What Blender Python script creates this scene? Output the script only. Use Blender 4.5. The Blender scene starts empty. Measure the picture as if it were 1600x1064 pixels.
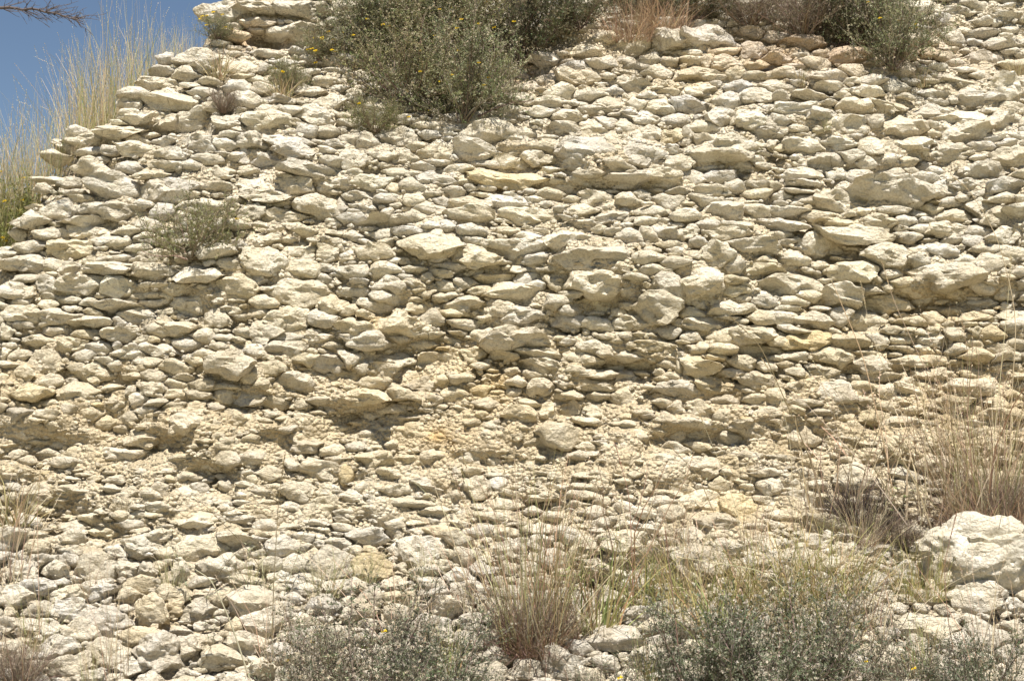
import bpy, bmesh, math, random
import numpy as np
from mathutils import Vector, Matrix

# ------------------------------------------------------------------ camera, sky, sun, exposure
S = bpy.context.scene
COL = S.collection
CAM = (0.0, -10.0, 1.5)
PITCH = math.radians(4.0)
FOC = 2500.0                      # focal length in photograph pixels (1600 wide)
cam_d = bpy.data.cameras.new('camera')
cam_d.sensor_width = 36.0
cam_d.lens = 36.0 * FOC / 1600.0
cam_d.clip_start = 0.05
cam_d.clip_end = 3000.0
cam = bpy.data.objects.new('camera', cam_d)
COL.objects.link(cam)
cam.location = CAM
cam.rotation_euler = (math.radians(90) + PITCH, 0, 0)
S.camera = cam

SUN_EL, SUN_AZ = 67.0, 10.0       # azimuth: degrees to the right of straight behind the camera
world = bpy.data.worlds.new('World')
S.world = world
world.use_nodes = True
wn = world.node_tree.nodes
wn.clear()
sky = wn.new('ShaderNodeTexSky')
sky.sky_type = 'NISHITA'
sky.sun_disc = False
sky.sun_elevation = math.radians(SUN_EL)
sky.sun_rotation = math.radians(180 - SUN_AZ)
sky.altitude = 1200
sky.air_density = 1.0
sky.dust_density = 0.5
sky.ozone_density = 0.9
bg = wn.new('ShaderNodeBackground')
bg.inputs['Strength'].default_value = 0.05
wo = wn.new('ShaderNodeOutputWorld')
world.node_tree.links.new(sky.outputs['Color'], bg.inputs['Color'])
world.node_tree.links.new(bg.outputs[0], wo.inputs[0])

sd = bpy.data.lights.new('sun', 'SUN')
sd.energy = 5.0
sd.angle = math.radians(0.53)
sd.color = (1.0, 0.955, 0.89)
sun = bpy.data.objects.new('sun', sd)
COL.objects.link(sun)
el, az = math.radians(SUN_EL), math.radians(SUN_AZ)
to_sun = Vector((math.sin(az) * math.cos(el), -math.cos(az) * math.cos(el), math.sin(el)))
sun.rotation_euler = to_sun.to_track_quat('Z', 'Y').to_euler()
sun.location = to_sun * 20

S.view_settings.view_transform = 'Standard'
S.view_settings.look = 'None'
S.view_settings.gamma = 1.0
S.view_settings.use_curve_mapping = False
S.view_settings.exposure = 0.82

R = np.random.default_rng(7)
random.seed(7)

# ------------------------------------------------------------------ numeric helpers
def _hash(ix, iy, iz, seed):
    h = (ix * 374761393 + iy * 668265263 + iz * 2147483647 + seed * 1274126177) & 0xFFFFFFFF
    h = ((h ^ (h >> 13)) * 1274126177) & 0xFFFFFFFF
    h = (h ^ (h >> 16)) & 0xFFFFFFFF
    return h.astype(np.float64) / 4294967295.0 * 2 - 1

def noise3(p, seed=0):
    p = np.asarray(p, dtype=np.float64)
    i = np.floor(p).astype(np.int64)
    f = p - i
    u = f * f * f * (f * (f * 6 - 15) + 10)
    out = 0
    for dx in (0, 1):
        wx = u[..., 0] if dx else 1 - u[..., 0]
        for dy in (0, 1):
            wy = u[..., 1] if dy else 1 - u[..., 1]
            for dz in (0, 1):
                wz = u[..., 2] if dz else 1 - u[..., 2]
                out = out + wx * wy * wz * _hash(i[..., 0] + dx, i[..., 1] + dy, i[..., 2] + dz, seed)
    return out

def fbm(p, octs=3, seed=0, gain=0.5):
    p = np.asarray(p, dtype=np.float64)
    a, s = 1.0, 0
    for k in range(octs):
        s = s + a * noise3(p * (2.03 ** k) + 17.3 * k, seed + k)
        a *= gain
    return s

def facets(P, scale, seed=0, steep=1.0):
    """broken-rock relief: the upper envelope of randomly tilted planes, one per cell; about -0.5..1"""
    P = np.asarray(P, dtype=np.float64) * scale
    shp = P.shape[:-1]
    P = P.reshape(-1, 3)
    i = np.floor(P - 0.5).astype(np.int64)
    best = np.full(len(P), -9.0)
    for dx in (0, 1):
        for dy in (0, 1):
            for dz in (0, 1):
                a, b, c = i[:, 0] + dx, i[:, 1] + dy, i[:, 2] + dz
                h = [_hash(a, b, c, seed + k) for k in range(5)]
                rx = P[:, 0] - (a + .5 + .3 * h[0]); ry = P[:, 1] - (b + .5 + .3 * h[1]); rz = P[:, 2] - (c + .5 + .3 * h[2])
                r2 = rx * rx + ry * ry + rz * rz
                v = -r2 * 0.9 + steep * (0.55 * h[3] * rx + 0.55 * h[4] * rz) + 0.25 * h[3]
                best = np.maximum(best, v)
    return best.reshape(shp)

def link(o, parent=None):
    COL.objects.link(o)
    if parent is not None:
        o.parent = parent
    return o

def mesh_np(name, V, F, mat, tint=None, smooth=True, counts=None):
    """V (n,3); F (m,3|4) int array, or list of arrays with counts"""
    me = bpy.data.meshes.new(name)
    V = np.ascontiguousarray(V, dtype=np.float32)
    Fs = F if isinstance(F, list) else [F]
    Fs = [f for f in Fs if len(f)]
    loops = np.concatenate([f.ravel() for f in Fs]).astype(np.int32)
    tot = np.concatenate([np.full(len(f), f.shape[1]) for f in Fs]).astype(np.int32)
    st = np.concatenate([[0], np.cumsum(tot)[:-1]]).astype(np.int32)
    me.vertices.add(len(V)); me.vertices.foreach_set('co', V.ravel())
    me.loops.add(len(loops)); me.loops.foreach_set('vertex_index', loops)
    me.polygons.add(len(tot)); me.polygons.foreach_set('loop_start', st)
    me.polygons.foreach_set('loop_total', tot)
    me.polygons.foreach_set('use_smooth', np.full(len(tot), smooth))
    me.update(calc_edges=True)
    if tint is not None:
        at = me.color_attributes.new('tint', 'FLOAT_COLOR', 'POINT')
        c = np.ones((len(V), 4), dtype=np.float32)
        c[:, :3] = tint
        at.data.foreach_set('color', c.ravel())
    if mat is not None:
        me.materials.append(mat)
    return me

def obj(name, me, parent=None):
    return link(bpy.data.objects.new(name, me), parent)

def tag(o, label=None, cat=None, group=None, kind=None):
    if label: o['label'] = label
    if cat: o['category'] = cat
    if group: o['group'] = group
    if kind: o['kind'] = kind
    return o

def empty(name, loc, label, cat, group=None, rz=0.0):
    o = bpy.data.objects.new(name, None)
    o.empty_display_size = 0.1
    o.location = loc
    o.rotation_euler = (0, 0, rz)
    link(o)
    return tag(o, label, cat, group)

# ------------------------------------------------------------------ materials
def N(nt, typ, **kw):
    n = nt.nodes.new(typ)
    for k, v in kw.items():
        setattr(n, k, v)
    return n

def new_mat(name):
    m = bpy.data.materials.new(name)
    m.use_nodes = True
    nt = m.node_tree
    b = nt.nodes['Principled BSDF']
    b.inputs['Roughness'].default_value = 0.9
    b.inputs['Specular IOR Level'].default_value = 0.25
    return m, nt, b

def ramp(nt, fac, stops):
    r = N(nt, 'ShaderNodeValToRGB')
    e = r.color_ramp.elements
    e[0].position, e[0].color = stops[0][0], (*stops[0][1], 1)
    e[1].position, e[1].color = stops[1][0], (*stops[1][1], 1)
    for p, c in stops[2:]:
        x = e.new(p); x.color = (*c, 1)
    nt.links.new(fac, r.inputs[0])
    return r.outputs[0]

def mixc(nt, blend, fac, a, b):
    m = N(nt, 'ShaderNodeMix', data_type='RGBA', blend_type=blend)
    for sock, v in ((m.inputs[0], fac), (m.inputs[6], a), (m.inputs[7], b)):
        if isinstance(v, (int, float)): sock.default_value = v
        elif isinstance(v, tuple): sock.default_value = (*v, 1)
        else: nt.links.new(v, sock)
    return m.outputs[2]

def tex(nt, pos, scale, detail=4, rough=0.6, stretch=None, kind='noise', dist=0.0):
    src = pos
    if stretch:
        mp = N(nt, 'ShaderNodeMapping')
        mp.inputs['Scale'].default_value = stretch
        nt.links.new(pos, mp.inputs[0]); src = mp.outputs[0]
    if kind == 'noise':
        t = N(nt, 'ShaderNodeTexNoise')
        t.inputs['Detail'].default_value = detail
        t.inputs['Roughness'].default_value = rough
        t.inputs['Distortion'].default_value = dist
    else:
        t = N(nt, 'ShaderNodeTexVoronoi', feature='DISTANCE_TO_EDGE' if kind == 'edge' else 'F1')
    t.inputs['Scale'].default_value = scale
    nt.links.new(src, t.inputs['Vector'])
    return t.outputs[0]

def mth(nt, op, a, b=0.0, clamp=False):
    m = N(nt, 'ShaderNodeMath', operation=op, use_clamp=clamp)
    for s, v in ((m.inputs[0], a), (m.inputs[1], b)):
        if isinstance(v, (int, float)): s.default_value = v
        else: nt.links.new(v, s)
    return m.outputs[0]

def stone_material(name, soil=False):
    m, nt, b = new_mat(name)
    geo = N(nt, 'ShaderNodeNewGeometry')
    pos = geo.outputs['Position']
    att = N(nt, 'ShaderNodeAttribute', attribute_name='tint')
    big = tex(nt, pos, 5.0, 5, 0.6)
    base = ramp(nt, big, [(0.30, (0.60, 0.53, 0.385)), (0.48, (0.70, 0.63, 0.485)), (0.68, (0.77, 0.72, 0.60))])
    # ochre stain
    oc = tex(nt, pos, 3.1, 4, 0.65, dist=0.6)
    ocm = ramp(nt, oc, [(0.56, (0, 0, 0)), (0.72, (1, 1, 1))])
    c = mixc(nt, 'MIX', mth(nt, 'MULTIPLY', ocm, 0.16), base, (0.52, 0.35, 0.15))
    # grey weathering, horizontally streaked
    gr = tex(nt, pos, 9.0, 6, 0.7, stretch=(0.7, 0.7, 1.8), dist=0.4)
    grm = ramp(nt, gr, [(0.55, (0, 0, 0)), (0.70, (1, 1, 1))])
    c = mixc(nt, 'MIX', mth(nt, 'MULTIPLY', grm, 0.24), c, (0.37, 0.345, 0.28))
    # fine speckle
    sp = tex(nt, pos, 70.0, 4, 0.7)
    spc = ramp(nt, sp, [(0.32, (0.72, 0.68, 0.62)), (0.60, (1.05, 1.05, 1.05))])
    c = mixc(nt, 'MULTIPLY', 0.75, c, spc)
    # thin dark cracks
    ck = tex(nt, pos, 7.5, 0, 0, stretch=(0.55, 0.8, 1.35), kind='edge')
    wob = tex(nt, pos, 14.0, 4, 0.7)
    ck = mth(nt, 'ADD', ck, mth(nt, 'MULTIPLY', wob, 0.09))
    ckm = ramp(nt, ck, [(0.036, (0.34, 0.28, 0.20)), (0.048, (1, 1, 1))])
    c = mixc(nt, 'MULTIPLY', 0.8 if not soil else 0.3, c, ckm)
    c = mixc(nt, 'MULTIPLY', 1.0, c, att.outputs['Color'])
    nt.links.new(c, b.inputs['Base Color'])
    # relief
    h1 = tex(nt, pos, 22.0, 8, 0.68)
    h2 = tex(nt, pos, 10.0, 7, 0.62, stretch=(0.8, 0.8, 1.5), dist=0.5)
    h3 = tex(nt, pos, 38.0, 0, 0, kind='f1')
    h = mth(nt, 'ADD', mth(nt, 'MULTIPLY', h1, 0.9), mth(nt, 'MULTIPLY', h2, 1.0))
    h = mth(nt, 'ADD', h, mth(nt, 'MULTIPLY', ckm, 0.16))
    if soil:
        h = mth(nt, 'ADD', h, mth(nt, 'MULTIPLY', h3, -1.0))
    else:
        h = mth(nt, 'ADD', h, mth(nt, 'MULTIPLY', h3, -0.22))
    bp = N(nt, 'ShaderNodeBump')
    bp.inputs['Strength'].default_value = 0.95
    bp.inputs['Distance'].default_value = 0.054
    nt.links.new(h, bp.inputs['Height'])
    nt.links.new(bp.outputs[0], b.inputs['Normal'])
    b.inputs['Roughness'].default_value = 0.95
    b.inputs['Specular IOR Level'].default_value = 0.12
    return m

M_STONE = stone_material('limestone')
M_SOIL = stone_material('crumbly_marl', soil=True)

def leaf_material(name, trans=0.3, rough=0.7):
    m, nt, b = new_mat(name)
    att = N(nt, 'ShaderNodeAttribute', attribute_name='tint')
    b.inputs['Roughness'].default_value = rough
    nt.links.new(att.outputs['Color'], b.inputs['Base Color'])
    if trans > 0:
        tr = N(nt, 'ShaderNodeBsdfTranslucent')
        nt.links.new(att.outputs['Color'], tr.inputs[0])
        mx = N(nt, 'ShaderNodeMixShader')
        mx.inputs[0].default_value = trans
        out = nt.nodes['Material Output']
        nt.links.new(b.outputs[0], mx.inputs[1]); nt.links.new(tr.outputs[0], mx.inputs[2])
        nt.links.new(mx.outputs[0], out.inputs[0])
    return m

M_LEAF = leaf_material('shrub_leaf', 0.25)
M_GRASS = leaf_material('dry_grass', 0.3, 0.6)
M_TWIG = leaf_material('twig_bark', 0.0, 0.85)
M_FLOWER = leaf_material('petal', 0.3, 0.8)

# ------------------------------------------------------------------ the shape of the bank:  y = F(x, z)
_rows = np.array([1500, 1250, 1064, 900, 800, 700, 530, 350, 200, 50, -120, -400.])
_ys = np.array([-3.6, -2.4, -1.6, -0.95, -0.5, -0.18, 0.08, 0.42, 1.05, 1.95, 3.0, 5.2])
def row_dz(row):
    return np.tan(PITCH + np.arctan((532.0 - row) / FOC))
_zs = CAM[2] + row_dz(_rows) * (_ys - CAM[1])
def zplane(py, y=0.0):
    return CAM[2] + row_dz(py) * (y - CAM[1])
def prof(z):
    return np.interp(z, _zs, _ys)
_sm = np.linspace(_zs[0], _zs[-1], 900)
_sy = prof(_sm)
_k = np.exp(-np.linspace(-2, 2, 61) ** 2); _k /= _k.sum()
_pad = np.pad(_sy, 30, mode='reflect', reflect_type='odd')
_sy = np.convolve(_pad, _k, 'valid')

CREST_PX = np.array([-900, -300, -60, 0, 40, 62, 130, 180, 232, 250, 300, 318, 335, 420, 2600.])
CREST_PY = np.array([620, 450, 375, 345, 300, 238, 196, 160, 105, 84, 64, 30, -5, -120, -120.])
def x_at(px, y):  # world x of an image column on depth y
    return (np.asarray(px) - 800.0) / FOC * (y - CAM[1]) / math.cos(PITCH) * 0.9976
_cy = np.interp(CREST_PY, _rows[::-1], _ys[::-1])
_cz = CAM[2] + row_dz(CREST_PY) * (_cy - CAM[1])
_cx = x_at(CREST_PX, _cy)
def crest(x):
    return np.interp(x, _cx, _cz) + 0.03 * noise3(np.stack([x * 6, x * 0, x * 0], -1), 91)

# hollows (+) and swellings (-): px, py, rx, ry, depth in metres
HOLLOWS = [(60, 515, 70, 18, .10), (30, 560, 50, 25, .08), (140, 590, 60, 22, .10), (80, 700, 80, 22, .12), (30, 775, 50, 28, .14),
 (90, 800, 60, 26, .16), (140, 838, 60, 22, .16), (110, 545, 60, 14, .08), (545, 665, 28, 24, .10), (530, 585, 60, 14, .08), (380, 645, 40, 25, .10),
 (325, 742, 45, 16, .12), (350, 770, 35, 16, .10), (290, 490, 30, 14, .10), (430, 630, 55, 16, .08), (175, 655, 50, 25, .08), (225, 705, 50, 18, .10),
 (960, 292, 130, 16, .14), (600, 325, 100, 12, .08), (1480, 478, 60, 22, .22), (1570, 470, 50, 20, .14), (1335, 585, 20, 18, .10), (1000, 570, 60, 14, .08),
 (850, 795, 45, 14, .20), (610, 835, 30, 16, .14), (670, 810, 30, 14, .10), (680, 780, 25, 12, .08), (1200, 550, 50, 14, .10), (1300, 395, 40, 12, .10),
 (790, 510, 50, 12, .10), (900, 640, 35, 14, .10), (960, 905, 60, 16, .16), (270, 190, 50, 14, .18), (215, 200, 40, 16, .14), (380, 55, 40, 16, .22),
 (1465, 250, 30, 18, .16), (930, 395, 40, 12, .08), (1130, 580, 40, 12, .08), (150, 215, 70, 12, .08), (590, 870, 60, 20, .05), (500, 205, 0.1, 0.1, 0),
 (1110, 685, 60, 12, .08), (740, 720, 60, 14, .06), (560, 750, 60, 14, .08), (450, 790, 60, 12, .08), (1450, 205, 40, 14, .10), (1180, 60, 60, 14, .06),
 (790, 225, 90, 16, -.10), (785, 275, 90, 12, -.08), (980, 240, 110, 22, -.12), (1480, 430, 70, 20, -.10), (1130, 235, 60, 22, -.10),
 (350, 565, 50, 22, -.10), (620, 510, 50, 22, -.06), (580, 620, 60, 14, -.06), (500, 322, 50, 16, -.08), (420, 405, 60, 22, -.08), (1330, 365, 60, 18, -.08),
 (1090, 60, 70, 22, -.12), (690, 385, 70, 25, -.07), (925, 390, 80, 26, -.07), (1085, 440, 60, 26, -.06), (370, 210, 200, 60, -.10), (60, 770, 50, 16, -.06)]
_hx = np.array([x_at(h[0], prof(zplane(h[1], 0))) for h in HOLLOWS])
_hz = np.array([zplane(h[1], float(np.interp(h[1], _rows[::-1], _ys[::-1]))) for h in HOLLOWS])
def F(x, z):
    x = np.asarray(x, dtype=np.float64); z = np.asarray(z, dtype=np.float64)
    y = np.interp(z, _sm, _sy)
    P = np.stack([x, z, np.zeros_like(x)], -1)
    y = y + 0.16 * noise3(P * np.array([0.7, 0.9, 1]) + 3.3, 5) + 0.10 * noise3(P * np.array([1.7, 2.6, 1]), 6) \
          + 0.055 * noise3(P * np.array([3.2, 6.5, 1]), 8)
    for h, hx, hz in zip(HOLLOWS, _hx, _hz):
        y = y + h[4] * np.exp(-((x - hx) / (h[2] / 245.)) ** 2 - ((z - hz) / (h[3] / 245.)) ** 2)
    zc = crest(x)
    y = y + 0.55 * np.exp(-np.clip(zc - z, 0, 9) / 0.14)
    return y

def hit(px, py):
    """where the camera ray of photograph pixel (px, py) meets the bank; nan beyond the skyline"""
    px = np.atleast_1d(np.asarray(px, float)); py = np.atleast_1d(np.asarray(py, float))
    cx, cyv = (px - 800) / FOC, (532 - py) / FOC
    dy = math.cos(PITCH) - cyv * math.sin(PITCH)
    dz = math.sin(PITCH) + cyv * math.cos(PITCH)
    dx = cx / dy; dz = dz / dy
    ys = np.arange(-3.5, 5.2, 0.04)
    X = dx[:, None] * (ys[None] + 10); Z = CAM[2] + dz[:, None] * (ys[None] + 10)
    g = F(X, Z) - ys[None]
    over = Z > crest(X) + 0.0
    g = np.where(over, 1.0, g)
    neg = g <= 0
    any_ = neg.any(1)
    k = np.argmax(neg, 1)
    k0 = np.maximum(k - 1, 0)
    ar = np.arange(len(px))
    g0, g1 = g[ar, k0], g[ar, k]
    t = np.where(np.abs(g0 - g1) > 1e-6, g0 / (g0 - g1 + 1e-12), 0)
    y = ys[k0] + np.clip(t, 0, 1) * 0.04
    out = np.stack([dx * (y + 10), y, CAM[2] + dz * (y + 10)], -1)
    out[~any_] = np.nan
    return out

def at_depth(px, py, y):
    cx, cyv = (px - 800) / FOC, (532 - py) / FOC
    dy = math.cos(PITCH) - cyv * math.sin(PITCH)
    return Vector((cx / dy * (y + 10), y, CAM[2] + (math.sin(PITCH) + cyv * math.cos(PITCH)) / dy * (y + 10)))

def base_normal(x, z):
    e = 0.12
    fx = (F(x + e, z) - F(x - e, z)) / (2 * e); fz = (F(x, z + e) - F(x, z - e)) / (2 * e)
    n = np.stack([fx, -np.ones_like(fx), fz], -1)
    # surface y=F: outward (towards camera) normal is (fx,-1,fz)
    return n / np.linalg.norm(n, axis=-1, keepdims=True)

# regional colour of the rock itself (multiplies the shared limestone colour)
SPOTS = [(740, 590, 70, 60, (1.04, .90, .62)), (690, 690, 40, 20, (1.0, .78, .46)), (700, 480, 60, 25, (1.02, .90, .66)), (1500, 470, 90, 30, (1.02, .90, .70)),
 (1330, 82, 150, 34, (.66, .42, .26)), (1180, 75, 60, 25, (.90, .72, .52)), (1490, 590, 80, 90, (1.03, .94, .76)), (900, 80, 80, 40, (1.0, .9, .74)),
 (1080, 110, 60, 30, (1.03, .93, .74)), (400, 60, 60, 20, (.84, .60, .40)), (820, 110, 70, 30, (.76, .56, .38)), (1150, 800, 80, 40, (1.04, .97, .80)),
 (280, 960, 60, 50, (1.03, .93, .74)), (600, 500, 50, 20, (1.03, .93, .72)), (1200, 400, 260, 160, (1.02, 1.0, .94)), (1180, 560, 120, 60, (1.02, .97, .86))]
def region_tint(px, py):
    px = np.asarray(px, float); py = np.asarray(py, float)
    t = np.ones(px.shape + (3,)) * np.array([1.0, 1.0, 1.0])
    # crumbly lower middle is tanner, the top is whiter, the scree pale
    k = np.exp(-((py - 660) / 130.) ** 2)[..., None]
    t = t * (1 - k * (1 - np.array([0.96, 0.925, 0.87])))
    k = (1 / (1 + np.exp((py - 330) / 60.)))[..., None]
    t = t * (1 + k * np.array([0.03, 0.04, 0.08]))
    k = (1 / (1 + np.exp(-(py - 860) / 30.)))[..., None]
    t = t * (1 + k * np.array([-0.03, -0.03, 0.0]))
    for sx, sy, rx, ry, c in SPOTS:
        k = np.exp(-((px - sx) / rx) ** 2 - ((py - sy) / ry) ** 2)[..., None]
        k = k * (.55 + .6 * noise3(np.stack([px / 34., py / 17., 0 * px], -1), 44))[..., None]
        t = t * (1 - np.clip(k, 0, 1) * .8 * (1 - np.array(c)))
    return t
def to_px(P):
    d = np.asarray(P) - np.array(CAM)
    f = d[..., 1] * math.cos(PITCH) + d[..., 2] * math.sin(PITCH)
    u = -d[..., 1] * math.sin(PITCH) + d[..., 2] * math.cos(PITCH)
    return 800 + FOC * d[..., 0] / f, 532 - FOC * u / f

# ------------------------------------------------------------------ the bank itself (matrix between the stones)
def build_bank():
    xs = np.concatenate([np.linspace(-9, -4.1, 40, endpoint=False), np.linspace(-4.1, 4.1, 760), np.linspace(4.1, 9, 41)[1:]])
    nz = 460
    t = np.linspace(0, 1, nz)
    zc = crest(xs)
    z0 = -0.9
    X = np.repeat(xs[:, None], nz, 1)
    Z = z0 + (zc[:, None] - z0) * t[None]
    Y = F(X, Z)
    # set the matrix back behind the stones and roughen it
    P = np.stack([X, Y, Z], -1)
    nrm = np.stack([np.zeros_like(X), -np.full_like(X, .8), np.full_like(X, .6)], -1)
    Pw = P + 0.03 * np.stack([noise3(P * 9, 51), noise3(P * 9, 52), noise3(P * 9, 53)], -1)
    Pb = Pw.copy(); Pb[..., 2] += 0.10 * Pw[..., 0] + 0.05 * noise3(Pw * np.array([1.1, .4, .8]), 57)
    lump = 0.08 * (facets(Pb, np.array([4.2, 4.2, 13.]), 60, 1.2) + .25) + 0.045 * (facets(Pb, np.array([11., 11., 32.]), 70) + .25) \
        + 0.016 * facets(Pb, np.array([30., 30, 75]), 80) + 0.02 * fbm(P * 6, 2, 21)
    fade = np.clip((zc[:, None] - Z) / 0.2, 0, 1)
    P = P + nrm * (lump - 0.056 + 0.044 * np.exp(-((Z - 1.5) / 0.42) ** 2) - 0.018 / (1 + np.exp((Z - 0.85) / 0.06)))[..., None] * (0.4 + 0.6 * fade)[..., None]
    # plateau behind the crest
    back = np.array([0.10, 0.3, 0.7, 1.5, 3, 6, 12, 25, 50])
    B = np.stack([np.repeat(xs[:, None], len(back), 1), P[:, -1:, 1] + back[None], np.repeat(P[:, -1:, 2], len(back), 1) - 0.02 - back[None] * 0.04], -1)
    P = np.concatenate([P, B], 1)
    n, m = P.shape[:2]
    idx = np.arange(n * m).reshape(n, m)
    Q = np.stack([idx[:-1, :-1], idx[1:, :-1], idx[1:, 1:], idx[:-1, 1:]], -1).reshape(-1, 4)
    V = P.reshape(-1, 3)
    px, py = to_px(V)
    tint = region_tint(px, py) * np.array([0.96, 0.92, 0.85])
    me = mesh_np('rock_face', V, Q, M_SOIL, tint)
    o = obj('rock_face', me)
    return tag(o, 'pale limestone bank of nodular beds in crumbly tan marl', 'rock face', kind='structure')
face = build_bank()

def build_ground():
    n = 60
    a = np.linspace(-1, 1, n)
    g = np.sign(a) * np.abs(a) ** 3 * 900
    X, Y = np.meshgrid(g, g, indexing='ij')
    Z = -0.75 + 0.15 * noise3(np.stack([X * .3, Y * .3, X * 0], -1), 3)
    V = np.stack([X, Y, Z], -1).reshape(-1, 3)
    idx = np.arange(n * n).reshape(n, n)
    Q = np.stack([idx[:-1, :-1], idx[1:, :-1], idx[1:, 1:], idx[:-1, 1:]], -1).reshape(-1, 4)
    me = mesh_np('ground', V, Q, M_SOIL, np.ones((len(V), 3)) * np.array([.8, .8, .62]))
    tag(obj('ground', me), 'flat stony ground at the foot of the bank', 'ground', kind='structure')
build_ground()
scree = empty('scree_slope', (0, 0, 0), 'loose rubble slope at the foot of the rock face', 'scree')
scree['kind'] = 'structure'

# ------------------------------------------------------------------ stones
def ico(level):
    bm = bmesh.new()
    bmesh.ops.create_icosphere(bm, subdivisions=level, radius=1.0)
    V = np.array([v.co[:] for v in bm.verts]); Fc = np.array([[v.index for v in f.verts] for f in bm.faces])
    bm.free()
    return V, Fc
ICO = {k: ico(k) for k in (1, 2, 3, 4, 5)}

def unit_stone(level, rng, angular=0.5):
    D, _ = ICO[level]
    s = int(rng.integers(0, 100000))
    warp = np.stack([noise3(D * 1.3 + 7.7 * k, s + k) for k in range(3)], -1)
    Dw = D + 0.22 * warp
    Dw /= np.linalg.norm(Dw, axis=1, keepdims=True)
    K = int(rng.integers(5, 10))
    n = rng.normal(size=(K, 3)); n /= np.linalg.norm(n, axis=1, keepdims=True)
    dist = rng.uniform(0.55, 1.0, K)
    ext = np.array([[0, -.25, .97], [0.05, -.82, -.57], [.75, -.3, -.6], [-.75, -.3, -.6], [.62, -.3, .72], [-.62, -.3, .72], [1, -.3, .1], [-1, -.3, 0], [0, 1, 0], [0, 0, -1]])
    ext = ext + rng.normal(scale=0.24, size=ext.shape); ext /= np.linalg.norm(ext, axis=1, keepdims=True)
    n = np.concatenate([n, ext]); dist = np.concatenate([dist, rng.uniform(0.58, 0.92, len(ext))])
    p = 12 + 26 * angular
    q = np.clip(Dw @ n.T, 0, None) / dist
    r = (np.sum(q ** p, 1)) ** (-1 / p)
    r = np.minimum(r, 1.5)
    V = D * r[:, None]
    V = V * (1 + 0.075 * fbm(D * 2.1 + 3.1, 2, s + 9)[:, None])
    # bedding ledges: a horizontal banding that nibbles the sides
    band = noise3(np.stack([D[:, 0] * 1.2, D[:, 1] * 1.2, V[:, 2] * 5 + D[:, 0]], -1), s + 20)
    V[:, :2] *= (1 + 0.06 * band)[:, None]
    # a chip or two taken off along hard planes
    for _ in range(int(rng.integers(1, 4))):
        c = rng.normal(size=3); c[1] = -abs(c[1]) - .3; c /= np.linalg.norm(c)
        dd = V @ c; lim = dd.max() * rng.uniform(0.72, 0.9)
        V = V - np.clip(dd - lim, 0, None)[:, None] * c * 0.92
    mn, mx = V.min(0), V.max(0)
    V = (V - (mn + mx) / 2) / ((mx - mn) / 2)
    tp = rng.uniform(.15, .5)
    V[:, 2] *= 1 - tp * np.abs(V[:, 0]) ** 1.7
    V[:, 2] += rng.normal(0, .10) * (V[:, 0] ** 2 - .3)
    return V

def detail(V, C, size, level, rng_seed):
    """irregular relief in metres on world position V (n,3); C the centre"""
    d = V - C; L = np.linalg.norm(d, axis=1, keepdims=True) + 1e-9
    n = d / L
    k = max(size / .3, .45) ** .5
    disp = 0.05 * size * fbm(V * 9.0 / k, 2, rng_seed)
    if level >= 3:
        W_ = V + 0.018 * np.stack([noise3(V * 16, 51), noise3(V * 16, 52), noise3(V * 16, 53)], -1)
        disp = disp + 0.26 * size * (facets(W_, np.array([5.5, 5.5, 9.0]) / k, rng_seed, 1.1) + .2) * 0.55
        disp = disp + 0.030 * k * facets(W_, np.array([15., 15, 24.]) / k, rng_seed + 40, 1.2)
        if level >= 4: disp = disp + 0.010 * facets(W_, np.array([40., 40, 60.]), rng_seed + 60)
    else:
        disp = disp + 0.12 * size * facets(V, 1.3 / max(size, .04), rng_seed)
    return V + n * disp[:, None]

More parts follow.
